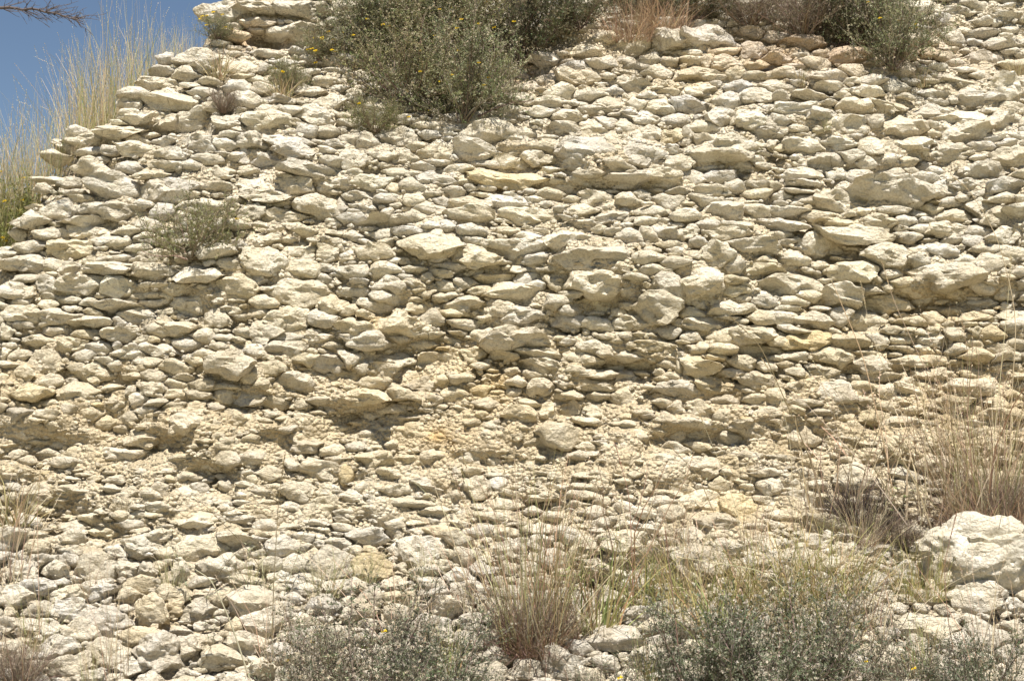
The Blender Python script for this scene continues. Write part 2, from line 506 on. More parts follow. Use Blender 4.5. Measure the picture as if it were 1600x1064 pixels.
T = 540 / 1596.
TILES = {
 1: (0, 0, """1020 60 240 90;1190 30 180 70;1410 45 260 100;1180 105 160 60;1060 165 150 50 -10;1340 150 180 90;900 260 180 90 -15;755 260 60 60;950 310 120 70 -15;1100 310 180 80;1100 405 130 60 -10;1210 415 130 60;1490 370 100 55;1430 420 170 60 -5;860 350 120 60;760 330 130 60;725 385 160 65 5;610 420 130 50 -15;775 470 270 105 5;920 425 100 50;600 480 140 60;620 545 150 70;740 565 190 80 5;560 610 220 65 5;400 640 180 100;330 680 150 60;240 715 120 60;350 605 90 40;905 575 180 120;1040 565 120 70;1220 560 190 110;1060 620 100 40;920 660 140 90 -20;1170 655 140 70 15;1310 640 160 60 -10;680 630 80 30;620 645 90 50 -20;750 650 130 60 -10;780 715 140 60 10;1230 740 160 80;1130 720 130 100;1440 785 260 75 8;870 765 90 50;740 760 170 70;510 700 120 50 -15;620 690 170 60;950 735 120 60;1030 665 120 60;520 870 240 130 20;710 880 170 110;450 850 150 100;1160 860 170 90 10;1350 860 190 110 15;1470 950 240 120 8;800 920 160 70;660 945 80 50;1170 980 140 80;1290 990 200 70 5;280 980 170 90 -5;400 960 140 60;570 980 200 80;400 1030 230 60;150 1010 170 90 -10;840 850 200 90 15;1000 790 180 80;1240 900 180 60;700 810 140 60;180 860 60 40;210 820 120 30;330 740 80 35;430 700 130 40 -10;1290 450 180 60;1440 540 140 90;1420 600 100 60;1500 610 110 50;1360 690 180 80;1540 740 110 60;1530 850 130 70"""),
 2: (530, 0, """765 630 330 140 3;260 630 190 90;455 700 150 100;630 705 220 80 8;460 755 130 35;670 755 140 45;805 755 180 60 10;920 740 150 75 5;770 820 380 90 3;430 840 170 60;160 840 190 70;1040 595 150 70 15;1165 590 120 75;1130 685 280 110;1390 720 220 120 -10;1430 620 120 100;1300 830 250 75 3;1500 820 180 70;1490 855 130 40;1190 910 130 100;1090 755 100 45;960 675 110 60;960 275 130 70;1180 240 200 70 -8;1360 200 180 100 -10;1530 180 210 110;1210 290 130 60;1325 285 80 50;1430 280 120 60;1530 285 90 60;1100 305 130 50;1100 365 190 75 5;970 365 110 70;1360 400 150 60;1480 340 120 50;870 400 100 60;1020 430 120 60 -15;1140 440 130 55;830 455 110 55;740 440 90 50;760 510 120 60;930 520 110 50;1050 540 140 60;1250 490 150 70;1190 505 120 40;1480 500 150 80;1400 550 140 60;1560 555 90 70 10;1540 630 130 80 10;1240 560 80 60;50 650 100 70;130 660 110 80;60 740 140 80;90 910 140 60;220 920 120 50;210 720 150 40;280 730 120 70;600 940 190 60;620 1000 210 70 3;880 1000 210 90 3;770 930 180 60 8;970 900 120 50;410 970 140 60;340 1000 120 60;1120 970 140 50;1260 1000 150 60;1450 970 120 60;1130 1030 200 45;50 1010 130 50;10 960 50 80;240 1020 220 50;1300 760 120 50;340 860 100 60;240 870 60 50;530 890 100 50;120 520 90 40;300 500 120 50;60 570 130 50;420 580 110 50;180 410 110 50;420 200 120 60 -20;60 100 120 60;40 30 160 60;180 40 120 70"""),
 3: (1060, 0, """110 180 280 120;350 150 110 60;465 165 130 55;350 240 120 80;440 270 110 50;580 200 160 60 12;135 285 50 60;210 295 130 70;60 280 110 50;110 350 220 60;265 345 80 60;465 340 120 55;360 300 100 50;350 350 90 40;460 400 150 60;1030 320 140 75;900 365 110 60;700 355 150 50;700 400 120 40;870 420 150 60 -8;990 400 120 70;1190 430 180 50;610 440 190 60 8;115 420 180 80;370 450 160 100 15;240 465 120 70;210 540 150 110;320 560 170 90;50 490 190 80;130 590 130 60;480 450 120 50;550 510 200 80;460 570 110 80;560 590 110 45;400 620 180 60 5;490 605 35 35;790 580 180 90;830 495 160 80;650 520 140 70;970 480 160 70 8;1060 445 70 35;1310 370 170 70 5;1400 350 90 50;1410 270 160 100;1235 265 90 60;1200 310 70 45;1265 180 90 80;1305 60 160 60 5;1240 85 100 50;1530 60 150 55;1400 100 90 30;1520 390 130 130 20;1400 445 220 80;1170 510 200 70 -8;910 560 90 60;1030 590 230 120 -8;1290 540 230 80;1500 560 180 100;1310 610 200 80 -12;1040 670 200 100;890 680 100 80;570 675 170 90;740 665 190 60;690 740 170 90;1280 705 170 90;200 690 300 140 -8;130 640 110 70;30 640 100 90;870 755 80 60;800 720 90 50;960 740 130 45;1070 745 100 60;1430 790 170 100 15;1400 680 100 60;1530 720 170 100;740 810 80 60;830 820 110 70;560 815 170 80;590 850 200 60;570 880 130 35;60 820 110 70;270 860 90 50;340 850 170 60;1000 900 320 140 8;1230 890 100 70;1360 850 150 80;1540 855 180 90;730 920 220 110;210 970 210 90;350 970 120 60;490 905 110 50;600 920 120 50;130 930 120 50;40 1000 110 60;760 1030 240 70;940 1030 160 70;1000 970 110 35;1300 990 160 70;1500 920 130 50;1400 960 120 100;1490 990 150 90;150 1040 120 50;250 1040 170 40;470 1040 230 50;640 1000 110 40;1060 1015 100 60;1540 130 110 50;1500 200 150 60;1390 160 130 50"""),
 4: (0, 350, """90 50 110 60;315 115 230 90 3;150 105 130 60;400 30 160 70;530 100 100 55;480 75 120 60 -10;550 155 110 45;580 30 120 50;1210 70 190 75;1200 165 220 140;1375 210 190 85 3;1380 130 150 100;1060 180 90 60;900 235 200 85;870 155 90 50;1520 140 100 90;1500 250 60 50;250 195 90 60;110 190 190 90;500 205 230 70 8;330 210 130 70 -20;700 220 190 100 10;350 280 220 100 -8;90 310 170 90;85 360 80 50;210 280 90 100;540 300 150 110 -10;660 330 130 40 -10;820 300 160 70;770 325 60 35;320 355 110 40;415 360 90 35;1090 290 190 100 10;1380 320 240 130;1310 350 120 80;1550 380 150 90 8;890 375 160 110;770 405 90 45;620 420 150 60;540 390 180 50;720 365 120 40;100 420 160 80;270 430 170 60;430 450 180 55;1000 440 110 90;1330 440 150 100 -5;1200 500 160 100;1130 500 100 50;790 475 190 60 3;720 490 100 60;560 515 150 75;710 535 50 35;660 530 60 35;265 500 120 65;340 560 130 80 15;450 570 120 60;590 600 140 60 -20;720 580 180 70;1320 570 200 90;1340 520 130 40;1450 520 130 80;1540 560 100 50;200 640 150 90;430 690 170 80 8;1060 640 220 130;1530 640 190 90;1420 620 120 60;90 690 110 80;480 630 90 40;690 640 110 60;800 660 130 60;340 790 190 110;550 825 160 90;700 760 130 80 10;640 810 90 60;800 840 130 50 -5;800 740 90 60;730 830 100 40;1150 700 80 90;1250 670 110 70;1340 740 190 100;1210 740 70 50;1160 800 160 85;1100 895 120 90;1460 815 110 45;1390 835 80 60;490 920 100 80;80 875 110 60;230 880 110 60;920 790 100 50;940 750 110 60;610 900 80 50;830 930 150 130;660 1000 160 100;1260 880 60 40;1290 940 120 60;1400 890 120 50;1380 1020 220 100 5;1040 1020 110 60;70 960 130 80;170 1010 120 40;20 500 60 90;20 600 70 60;70 610 100 60;870 560 110 60;940 520 110 60;1180 590 80 60"""),
 5: (530, 350, """440 85 240 130;610 150 210 90 5;520 200 120 45;460 150 90 55;830 105 250 90 3;870 50 120 50;1080 70 230 100 3;1190 150 320 120;60 220 130 60;160 130 160 90;210 45 90 60;310 35 130 50;240 275 110 80;60 310 120 60;720 250 200 60 -3;860 250 90 60;590 275 110 60;1190 275 260 110 5;1010 260 120 90;1340 305 110 60;1540 285 140 140;1430 60 90 90 20;1510 45 130 70;1450 210 130 60 10;1550 180 110 60;820 335 260 80;1010 355 100 60;1205 365 210 65 3;740 390 130 80;850 420 150 90 -12;580 370 160 70 -10;260 460 220 110 -8;35 400 90 50;120 415 70 40;1080 400 90 70;1070 450 130 80;1190 465 130 60;1480 390 200 150 12;1350 460 150 80;800 540 290 120 -8;920 600 200 70;760 610 140 40;420 440 100 80;590 460 140 50;660 510 120 60;470 630 220 110 8;620 600 110 80;280 625 150 50;200 675 140 80 5;310 700 110 70;160 740 110 60;1110 610 170 90;1200 570 170 90;1450 555 170 70 -5;1060 540 60 40;380 560 110 60;950 660 180 70 10;900 700 80 50;925 765 130 90 -20;1060 790 150 50 10;1200 700 200 50 -8;1200 760 170 50;1330 715 110 60;1160 730 120 50;130 800 220 100 5;290 790 130 60 10;380 740 120 70;820 735 80 40;800 775 70 45;690 830 120 60;650 770 80 60;840 880 150 80;660 880 50 40;955 870 80 100;1050 840 110 120 15;130 920 160 50;120 985 120 45;80 1030 100 50;460 985 90 45;850 945 80 35;700 1020 140 70;1140 910 130 50;1330 930 140 50;1580 660 60 70;1560 850 70 80;1510 910 120 60;1560 970 90 80;50 620 90 70;560 715 100 60;50 700 90 50;920 1010 120 50;1150 1030 110 50;690 930 90 40;820 980 60 30"""),
 6: (1060, 350, """40 40 100 90;190 150 180 160 10;350 105 230 110;260 190 100 80;380 210 160 60 3;540 165 120 70;510 270 260 120 3;810 50 290 120;640 100 190 160 15;800 220 230 110;980 150 190 120 10;1090 165 130 60;1240 240 310 130 3;1440 190 140 120;70 260 230 180 -15;220 45 180 80;1350 75 90 60;1400 30 120 50;1530 60 160 80;1240 30 180 60;1130 20 90 50;1230 130 160 80;600 330 110 50;740 350 180 90;530 360 100 50;400 365 110 50;250 395 190 70 5;620 440 190 90 5;490 430 110 60;400 430 110 60;740 425 100 70;960 370 230 120 5;860 460 150 110;140 480 190 75 -5;200 520 100 70;330 510 210 80;460 530 100 60;610 540 190 90 -10;720 615 170 90 8;790 545 200 90 5;370 585 160 60;930 530 100 60;1190 540 110 80;1190 440 90 70;1530 310 100 90;1410 370 110 60;95 660 190 90 3;300 640 120 60;370 720 150 70;160 760 180 80;580 500 110 35;730 770 150 100;670 690 120 50;1070 770 170 100 10;960 770 90 60;860 755 120 60;940 710 160 45 -5;880 650 150 90;1070 640 150 50 -8;1180 700 170 70;1180 630 120 50;1290 580 90 60;1380 610 130 60;1370 690 130 60;80 860 170 90;370 810 100 70;480 800 120 70;410 875 110 45;120 985 160 60;320 940 160 80;60 920 130 40;860 820 90 45;1020 920 150 80 -10;1020 1020 130 90;640 670 100 40;1390 960 70 50;1250 1000 90 80;1530 660 100 60;1540 480 110 60;1380 490 60 40;1050 580 110 40;540 860 70 40;220 820 100 60"""),
 7: (0, 704, """205 20 110 50;170 205 150 100 -5;310 60 130 50;110 50 100 60;870 125 130 60 3;740 175 70 70;600 205 120 80;690 205 90 60;850 205 110 70;1060 35 120 70;1150 30 140 60;1240 105 120 60;1480 90 160 110;1370 190 150 110 12;1510 245 120 90;1050 175 90 90 20;360 270 90 50;490 380 130 80 10;640 450 130 60 5;330 350 110 60;420 310 100 50;740 395 110 60;610 335 110 40;1230 350 90 50;350 190 150 70;90 490 60 40;90 565 130 80;190 510 120 60 -10;250 550 130 70 -10;440 540 150 140 -20 L0;455 615 100 45 -10;820 575 60 110 15 L1;325 670 160 60 -15 L2;450 650 160 70;680 555 100 60 -30;600 550 100 50;700 750 150 110;350 740 150 80;60 670 140 90;810 660 110 80;800 730 90 60;920 740 150 80 -8;1170 730 200 150 -15 L3;1220 800 180 100;760 930 180 190 -5 L4;880 910 100 90 10;360 840 140 90 10 L5;500 790 170 90 12;650 860 130 70 10 L6;270 910 160 100 -20;330 990 170 100 10 L7;1030 970 170 90 3 L8;1130 900 200 90 5 L9;1280 940 120 80;500 950 160 90;960 870 130 70;850 840 70 40;860 1040 100 50;1200 1030 180 60;1310 1030 100 80;930 655 90 40;240 840 90 60;90 930 150 80;160 620 140 60;1290 590 100 50;130 820 120 60 10;50 800 90 60;600 1000 130 70;430 1040 120 60;1430 620 150 80;1500 720 140 80;1560 620 110 60;1400 800 120 60"""),
 8: (530, 704, """170 40 140 90;40 110 80 80;420 155 170 90;650 180 120 120 10;565 225 110 70;440 290 160 60 3;250 340 130 60 3;260 380 90 60;210 110 130 50;260 190 150 50;50 215 90 50;110 175 60 40;950 220 180 50;1010 245 130 30 10;330 40 110 60;890 70 130 60;730 150 90 60;1150 25 150 50;1480 120 90 50;1350 40 130 60;1490 70 150 90;1030 140 100 50;1120 210 120 60;1230 330 120 60 -10;1530 290 120 70;350 460 190 120 10 L10;160 540 150 100 0 L11;480 720 170 80 -5 L12;560 580 130 60;600 660 160 90;280 690 140 80;1240 580 240 60 12 L13;1430 590 240 100 -10;1090 720 200 140;1050 800 160 120;1310 420 200 110;1450 480 150 60;1010 990 180 140 0 L14;650 560 130 60;1050 580 100 40;930 430 120 80;760 260 140 60;260 620 120 60;60 640 120 60;700 310 120 50;1260 680 120 70;600 780 120 60;800 470 130 70;900 620 130 70;760 380 120 60;1130 460 120 80;1500 640 120 70;1380 760 140 80"""),
 9: (1060, 704, """100 80 190 90;90 250 190 130 -25 L15;190 340 210 90 5;280 270 180 130 10 L16;65 410 120 90 15 L17;210 455 170 70;100 540 240 160 -20 L18;500 30 160 40;1060 155 120 60;940 460 160 55 -5 L19;1400 520 330 250 0 L20;1550 440 150 150;1400 690 230 100 10 L21;1140 820 230 130 5 L22;1100 900 90 80;880 750 150 160 0 L23;960 690 100 60 30;1190 490 120 90;480 560 120 50;280 660 110 60;160 750 90 60;1560 180 90 40;1560 250 120 60;420 230 120 60;500 300 120 60;700 230 150 90;400 110 120 50;330 30 100 40;620 60 110 40;1530 620 120 80;1540 720 110 60;1300 900 140 70;1180 970 120 60;650 420 130 60;380 430 130 70;420 520 130 70;800 560 120 60;1050 560 130 80;700 650 130 70;1330 380 100 60"""),
}
LOOSE = [
 'tall slanting cream block standing in the rubble below the dark diagonal ledge',
 'small upright oval stone right beside the little green grass tuft',
 'thin brown edged slab tilted up to the right in the left rubble',
 'rounded cream rock with a tan underside left of the grey seeding shrub',
 'largest cream and yellow stained rock of the bottom left rubble',
 'tan blocky rock with a dark gap under its right end, far left rubble',
 'brown sided block just above the largest cream rock at bottom left',
 'rounded pale rock with fine bedding lines at the bottom left edge',
 'flat topped pale rock with a tan front right of the largest cream rock',
 'grey stained slab lying just above the flat topped pale rock, lower left',
 'broad smooth pale rock left of the tall green and red grass stems',
 'pale smooth rock behind the fine green grass, left of centre below',
 'white topped rock with a dark gap beneath, left of the red brown grass tuft',
 'long thin brown slab jutting over a black gap right of the tall grass tuft',
 'white rock at the bottom edge just right of the red brown grass tuft',
 'big tilted grey slab with a shaded underside leaning up to the right',
 'yellowish rough block right of the big tilted grey slab',
 'small rounded white rock just below the big tilted grey slab',
 'broad pale block sloping down to the left under the small rounded white rock',
 'low flat slab lying in dry grass left of the huge white boulder',
 'huge white boulder with broken faces at the right edge',
 'jutting brown fronted ledge block under the huge white boulder',
 'pale rock with shaded base between the seeding shrubs, lower right',
 'upright pale rock half hidden by shrub twigs left of the shaded base rock',
]

stones = []
for k, (ox, oy, s) in TILES.items():
    for e in s.split(';'):
        q = e.split()
        lab = None
        if q[-1].startswith('L'):
            lab = int(q[-1][1:]); q = q[:-1]
        v = [float(a) for a in q]
        stones.append([ox + v[0] * T, oy + v[1] * T, v[2] * T * (1.24 if oy + v[1] * T < 835 else 1.32), v[3] * T * (1.12 if oy + v[1] * T < 835 else 1.34), v[4] if len(v) > 4 else R.normal(0, 4), lab])
# drop near-duplicates from overlapping tiles
keep = []
for s in stones:
    if any(abs(s[0] - t[0]) < 0.33 * (s[2] + t[2]) / 2 and abs(s[1] - t[1]) < 0.33 * (s[3] + t[3]) / 2 for t in keep) and s[5] is None:
        continue
    keep.append(s)
stones = keep
n_hand = len(stones)

# fill the rest: free pixels of an occupancy raster get ever smaller stones
MX, MY = 170, 130
OC = np.zeros((1600 + 2 * MX, 1064 + 2 * MY), dtype=bool)
def ell(cx, cy, w, h, sh):
    rx, ry = w / 2 * sh, h / 2 * sh
    x0, x1 = int(cx - rx + MX), int(cx + rx + MX) + 1
    y0, y1 = int(cy - ry + MY), int(cy + ry + MY) + 1
    if x0 < 0 or y0 < 0 or x1 >= OC.shape[0] or y1 >= OC.shape[1]: return None
    gx = (np.arange(x0, x1) - MX - cx) / max(rx, 1); gy = (np.arange(y0, y1) - MY - cy) / max(ry, 1)
    return x0, x1, y0, y1, (gx[:, None] ** 2 + gy[None] ** 2) <= 1
for s in stones:
    e = ell(s[0], s[1], s[2], s[3], 0.86)
    if e: OC[e[0]:e[1], e[2]:e[3]] |= e[4]
def crumbly(px, py):
    a = math.exp(-((py - 725) / 115.) ** 2) * (0.85 if px < 1000 else 0.5)
    b = 0.8 * math.exp(-((px - 740) / 90.) ** 2 - ((py - 650) / 120.) ** 2)
    return min(1, max(a, b))
fill = []
for (lo, hi, tries, tol) in ((55, 95, 1400, .14), (38, 55, 3200, .18), (25, 38, 4500, .22), (17, 25, 5500, .26)):
    for _ in range(tries):
        cx, cy = R.uniform(-MX + 60, 1600 + MX - 60), R.uniform(-MY + 40, 1064 + MY - 40)
        if OC[int(cx + MX), int(cy + MY)]: continue
        if R.random() < (0.92 if lo > 30 else 0.6) * crumbly(cx, cy): continue
        w = R.uniform(lo, hi); asp = R.uniform(1.4, 3.6) if cy < 850 else R.uniform(1.2, 2.3)
        h = w / asp
        e = ell(cx, cy, w, h, 0.9)
        if e is None: continue
        sub = OC[e[0]:e[1], e[2]:e[3]]
        if sub[e[4]].mean() > tol: continue
        sub |= e[4]
        fill.append([cx, cy, w, h, R.normal(0, 6 if cy < 850 else 16), None])
crumbs = []
fx, fy = np.nonzero(~OC)
sel = R.choice(len(fx), 14000, replace=False)
for i in sel:
    cx, cy = fx[i] - MX, fy[i] - MY
    if R.random() < .65 * (1 - crumbly(cx, cy)): continue
    w = R.uniform(5, 15) * (1.15 if cy > 820 else 1)
    crumbs.append([cx, cy, w, w / R.uniform(1.1, 2.2), R.normal(0, 14), None])

# every stone is cut against its neighbours so that they fit together with thin joints
GROW = 1.36
ALL = stones + fill
_A = np.array([[q[0], q[1], q[2] / 2, q[3] / 2] for q in ALL])
def cuts(i_or_s):
    cx, cy, a, b = i_or_s[0], i_or_s[1], i_or_s[2] / 2, i_or_s[3] / 2
    dx, dy = _A[:, 0] - cx, _A[:, 1] - cy
    L = np.hypot(dx, dy)
    near = (L > 0.5) & (np.abs(dx) < (a + _A[:, 2]) * GROW) & (np.abs(dy) < (b + _A[:, 3]) * GROW)
    out = []
    for j in np.nonzero(near)[0]:
        u = np.array([dx[j], dy[j]]) / L[j]
        ri = 1 / math.hypot(u[0] / a, u[1] / b); rj = 1 / math.hypot(u[0] / _A[j, 2], u[1] / _A[j, 3])
        if (ri + rj) * GROW < L[j]: continue
        t = min(max(ri / (ri + rj), .3), .8)
        n = np.array([u[0] / a ** 2 + u[0] / _A[j, 2] ** 2, u[1] / b ** 2 + u[1] / _A[j, 3] ** 2]); n /= np.linalg.norm(n)
        lim = t * L[j] * float(u @ n) - 0.7
        out.append((n[0], -n[1], max(lim, 2.0)))
    return out

LIB = {lv: [unit_stone(lv, R, R.uniform(.25, 1.0)) for _ in range(n)] for lv, n in ((1, 60), (3, 90), (4, 80))}

def place(s, level, P, unique=False):
    """world vertices of stone s around the point P of the bank"""
    cx, cy, w, h, tilt, lab = s
    D = P[1] - CAM[1]
    W, H = w * D / FOC, h * D / FOC
    loose = cy > 835
    U = unit_stone(level, R, (2.0 if lab == 20 else R.uniform(.55, 1.2)) if loose else R.uniform(.3, .95)) if unique else LIB[level][int(R.integers(len(LIB[level])))]
    U = U.copy()
    if R.random() < .5: U[:, 0] *= -1
    if lab == 20: U = np.sign(U) * np.abs(U) ** np.array([.72, .9, .66])
    dep = W * R.uniform(0.55, 0.95) * (0.9 if H / W < .5 else 0.75)
    dep = max(dep, H * 0.9)
    if lab == 20: dep = H * 1.1
    g = 1.0
    if level > 1:
        g = GROW - 0.26 * crumbly(cx, cy)
    V = U * np.array([W / 2 * g, dep / 2, H / 2 * g])
    yaw = R.normal(0, .25)
    c, sn = math.cos(yaw), math.sin(yaw)
    V = V @ np.array([[c, sn, 0], [-sn, c, 0], [0, 0, 1]])
    a = math.radians(tilt * .8 + (3.0 + 7.0 * float(noise3(np.array([cx / 260., cy / 110., 0]), 77)) if cy < 850 else 0))      # positive: right end lower
    c, sn = math.cos(a), math.sin(a)
    V = V @ np.array([[c, 0, -sn], [0, 1, 0], [sn, 0, c]])
    if level > 1 and lab != 20:
        for nx, nz, lim in cuts(s):
            dd = V[:, 0] * nx + V[:, 2] * nz - lim * D / FOC
            dd = np.clip(dd, 0, None) * 0.78
            V[:, 0] -= dd * nx; V[:, 2] -= dd * nz
    pit = R.normal(-0.32, .25) if cy > 835 else R.normal(-0.04, .13)
    if lab == 20: pit = -.30
    c, sn = math.cos(pit), math.sin(pit)
    V = V @ np.array([[1, 0, 0], [0, c, sn], [0, -sn, c]])
    mid = math.exp(-((cy - 590) / 190.) ** 2)
    out = (R.uniform(-0.24, 0.10) + 0.24 * mid * R.random() ** 2 - .09) * dep
    if w * h > 7500 and cy < 835: out += R.uniform(.14, .26) * dep
    if cy < 240 and cx < 330 or cy < 60 and cx < 540: out += R.uniform(.05, .28) * dep
    if cy > 835: out = R.uniform(-.05, .15) * dep
    C = P + np.array([0, -out + 0.12 * dep, 0])
    if lab == 20: C = C + np.array([0, -.10, .03])
    V = detail(V + C, C, min(W, .6), level, int(R.integers(1, 9999)))
    return V, C

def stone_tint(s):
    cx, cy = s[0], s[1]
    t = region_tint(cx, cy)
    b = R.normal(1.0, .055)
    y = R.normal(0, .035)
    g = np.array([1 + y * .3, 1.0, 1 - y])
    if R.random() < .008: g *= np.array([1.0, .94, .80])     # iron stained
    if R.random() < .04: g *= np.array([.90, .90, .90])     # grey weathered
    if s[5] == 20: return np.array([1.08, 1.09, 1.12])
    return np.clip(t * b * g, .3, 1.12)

hit_all = hit([s[0] for s in stones], [s[1] for s in stones])
order = sorted(range(len(stones)), key=lambda i: -stones[i][2] * stones[i][3])
n_face = n_scree = n_loose = 0
rest = []
loose_seen = 0
for i in order:
    s, P = stones[i], hit_all[i]
    if np.isnan(P[0]):
        # stones right on the skyline rest on the crest
        P = None
        for dy in range(4, 60, 4):
            q = hit(s[0], s[1] + dy)[0]
            if not np.isnan(q[0]):
                P = q + np.array([0, .05, dy * (q[1] + 10) / FOC]); break
        if P is None: continue
    lab = s[5]
    on_scree = s[1] > 835
    if lab is None and ((on_scree and n_scree >= 130) or (not on_scree and n_face >= 296)):
        rest.append((s, P)); continue
    big = s[2] * s[3]
    level = 5 if big > 6500 else 4
    V, C = place(s, level, P, unique=True)
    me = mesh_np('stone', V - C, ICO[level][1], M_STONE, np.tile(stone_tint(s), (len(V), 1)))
    me.set_sharp_from_angle(angle=math.radians(32))
    if lab is not None:
        o = obj('loose_rock', me); tag(o, LOOSE[lab], 'rock', 'large loose rocks lying in the rubble'); n_loose += 1
    elif on_scree:
        o = obj('stone', me, scree); n_scree += 1
    else:
        o = obj('stone', me, face); n_face += 1
    o.location = C

def join(name, items, level, parent, smooth=True):
    Vs, Ts = [], []
    for s, P in items:
        V, C = place(s, level, P)
        Vs.append(V); Ts.append(np.tile(stone_tint(s), (len(V), 1)))
    if not Vs: return
    nv = len(Vs[0])
    Fc = (ICO[level][1][None] + (np.arange(len(Vs)) * nv)[:, None, None]).reshape(-1, 3)
    me = mesh_np(name, np.concatenate(Vs), Fc, M_STONE, np.concatenate(Ts), smooth)
    o = obj(name, me, parent)
    o['kind'] = 'stuff'
    return o
def with_hits(L):
    H = hit([s[0] for s in L], [s[1] for s in L])
    return [(s, H[i]) for i, s in enumerate(L) if not np.isnan(H[i, 0])]
fill_h = with_hits(fill)
bigfill = [a for a in fill_h if a[0][2] > 40] + rest
smallfill = [a for a in fill_h if a[0][2] <= 40]
for par, nm, test in ((face, 'small_stones', lambda a: a[0][1] <= 835), (scree, 'small_rubble', lambda a: a[0][1] > 835)):
    join(nm, [a for a in bigfill if test(a) and (a[0][2] > 62 or a[0][3] > 34)], 4, par)
    join(nm, [a for a in bigfill if test(a) and not (a[0][2] > 62 or a[0][3] > 34)], 3, par)
    join(nm + '_fine', [a for a in smallfill if test(a)], 3, par)
crumb_h = with_hits(crumbs)
join('crumbs', [a for a in crumb_h if a[0][1] <= 835], 1, face, False)
join('crumbs', [a for a in crumb_h if a[0][1] > 835], 1, scree, False)
print('hand', n_hand, 'face', n_face, 'scree', n_scree, 'loose', n_loose, 'rest', len(rest), 'fill', len(bigfill), len(smallfill), 'crumbs', len(crumb_h))
#PLANTS
# ------------------------------------------------------------------ plants
class Strands:
    def __init__(self): self.V, self.F, self.T, self.n = [], [], [], 0
    def ribbon(self, P, w, col, side=None, tip=0.25, col2=None):
        P = np.asarray(P, float); k = len(P)
        if side is None:
            a = R.uniform(0, math.pi); side = np.array([math.cos(a), math.sin(a), 0.0])
        ww = (w / 2 * np.linspace(1, tip, k))[:, None] * side[None]
        self.V.append(np.concatenate([P - ww, P + ww]))
        i = np.arange(k - 1)
        self.F.append(np.stack([i, i + 1, i + 1 + k, i + k], -1) + self.n)
        c = np.tile(np.asarray(col, float), (k, 1))
        if col2 is not None:
            t = np.linspace(0, 1, k)[:, None]; c = c * (1 - t) + np.asarray(col2) * t
        self.T.append(np.concatenate([c, c])); self.n += 2 * k
    def tube(self, P, r0, r1, col, m=4):
        P = np.asarray(P, float); k = len(P)
        a = np.arange(m) / m * 2 * math.pi
        d = P[-1] - P[0]; d /= (np.linalg.norm(d) + 1e-9)
        u = np.cross(d, [0.3, 0.8, 0.5]); u /= np.linalg.norm(u); v = np.cross(d, u)
        ring = np.cos(a)[:, None] * u + np.sin(a)[:, None] * v
        r = np.linspace(r0, r1, k)
        V = P[:, None, :] + r[:, None, None] * ring[None]
        self.V.append(V.reshape(-1, 3))
        i = np.arange(k - 1)[:, None] * m; j = np.arange(m)[None]
        q = np.stack([i + j, i + (j + 1) % m, i + m + (j + 1) % m, i + m + j], -1).reshape(-1, 4)
        self.F.append(q + self.n); self.T.append(np.tile(np.asarray(col, float), (k * m, 1))); self.n += k * m
    def leaves(self, C, D, L, W, col):
        """many pointed leaves at once: bases C, directions D (unit), lengths, widths, colours"""
        C, D = np.asarray(C), np.asarray(D); n = len(C)
        S_ = np.cross(D, R.normal(size=(n, 3))); S_ /= np.linalg.norm(S_, axis=1, keepdims=True) + 1e-9
        L = np.broadcast_to(L, n)[:, None]; W = np.broadcast_to(W, n)[:, None]
        V = np.stack([C, C + D * L * .5 + S_ * W / 2, C + D * L, C + D * L * .5 - S_ * W / 2], 1).reshape(-1, 3)
        self.V.append(V); self.F.append(np.arange(4 * n).reshape(-1, 4) + self.n)
        self.T.append(np.repeat(np.asarray(col), 4, 0)); self.n += 4 * n
    def mesh(self, name, mat):
        return mesh_np(name, np.concatenate(self.V), np.concatenate(self.F), mat, np.clip(np.concatenate(self.T), 0, 1), True)

def jit(c, s=.14):
    return np.clip(np.asarray(c) * R.normal(1, s) * (1 + R.normal(0, .05, 3)), 0, .95)
def jits(c, n, s=.18):
    c = np.asarray(c, float)
    if c.ndim == 1: c = c[None]
    return np.clip(c[R.integers(0, len(c), n)] * R.normal(1, s, (n, 1)) * (1 + R.normal(0, .05, (n, 3))), 0, .95)
def rdir(n, up=0.0):
    d = R.normal(size=(n, 3)); d[:, 2] += up
    return d / np.linalg.norm(d, axis=1, keepdims=True)

def grow(p0, d0, L, k=7, wob=.12, grav=0.0):
    P = [np.array(p0, float)]; d = np.array(d0, float)
    for _ in range(k - 1):
        d = d + R.normal(0, wob, 3) + np.array([0, 0, -grav]); d /= np.linalg.norm(d)
        P.append(P[-1] + d * L / (k - 1))
    return np.array(P)

def make_flower():
    f = Strands(); m = 16
    D = rdir(m, .2) * np.array([1, 1, .35]); D /= np.linalg.norm(D, axis=1, keepdims=True)
    f.leaves(np.zeros((m, 3)), D, .017, .009, jits((.80, .60, .04), m, .08))
    f.leaves(np.zeros((8, 3)), rdir(8, 2), .006, .004, jits((.60, .34, .03), 8, .08))
    return f.mesh('yellow_flower', M_FLOWER)
FLOWER = make_flower()

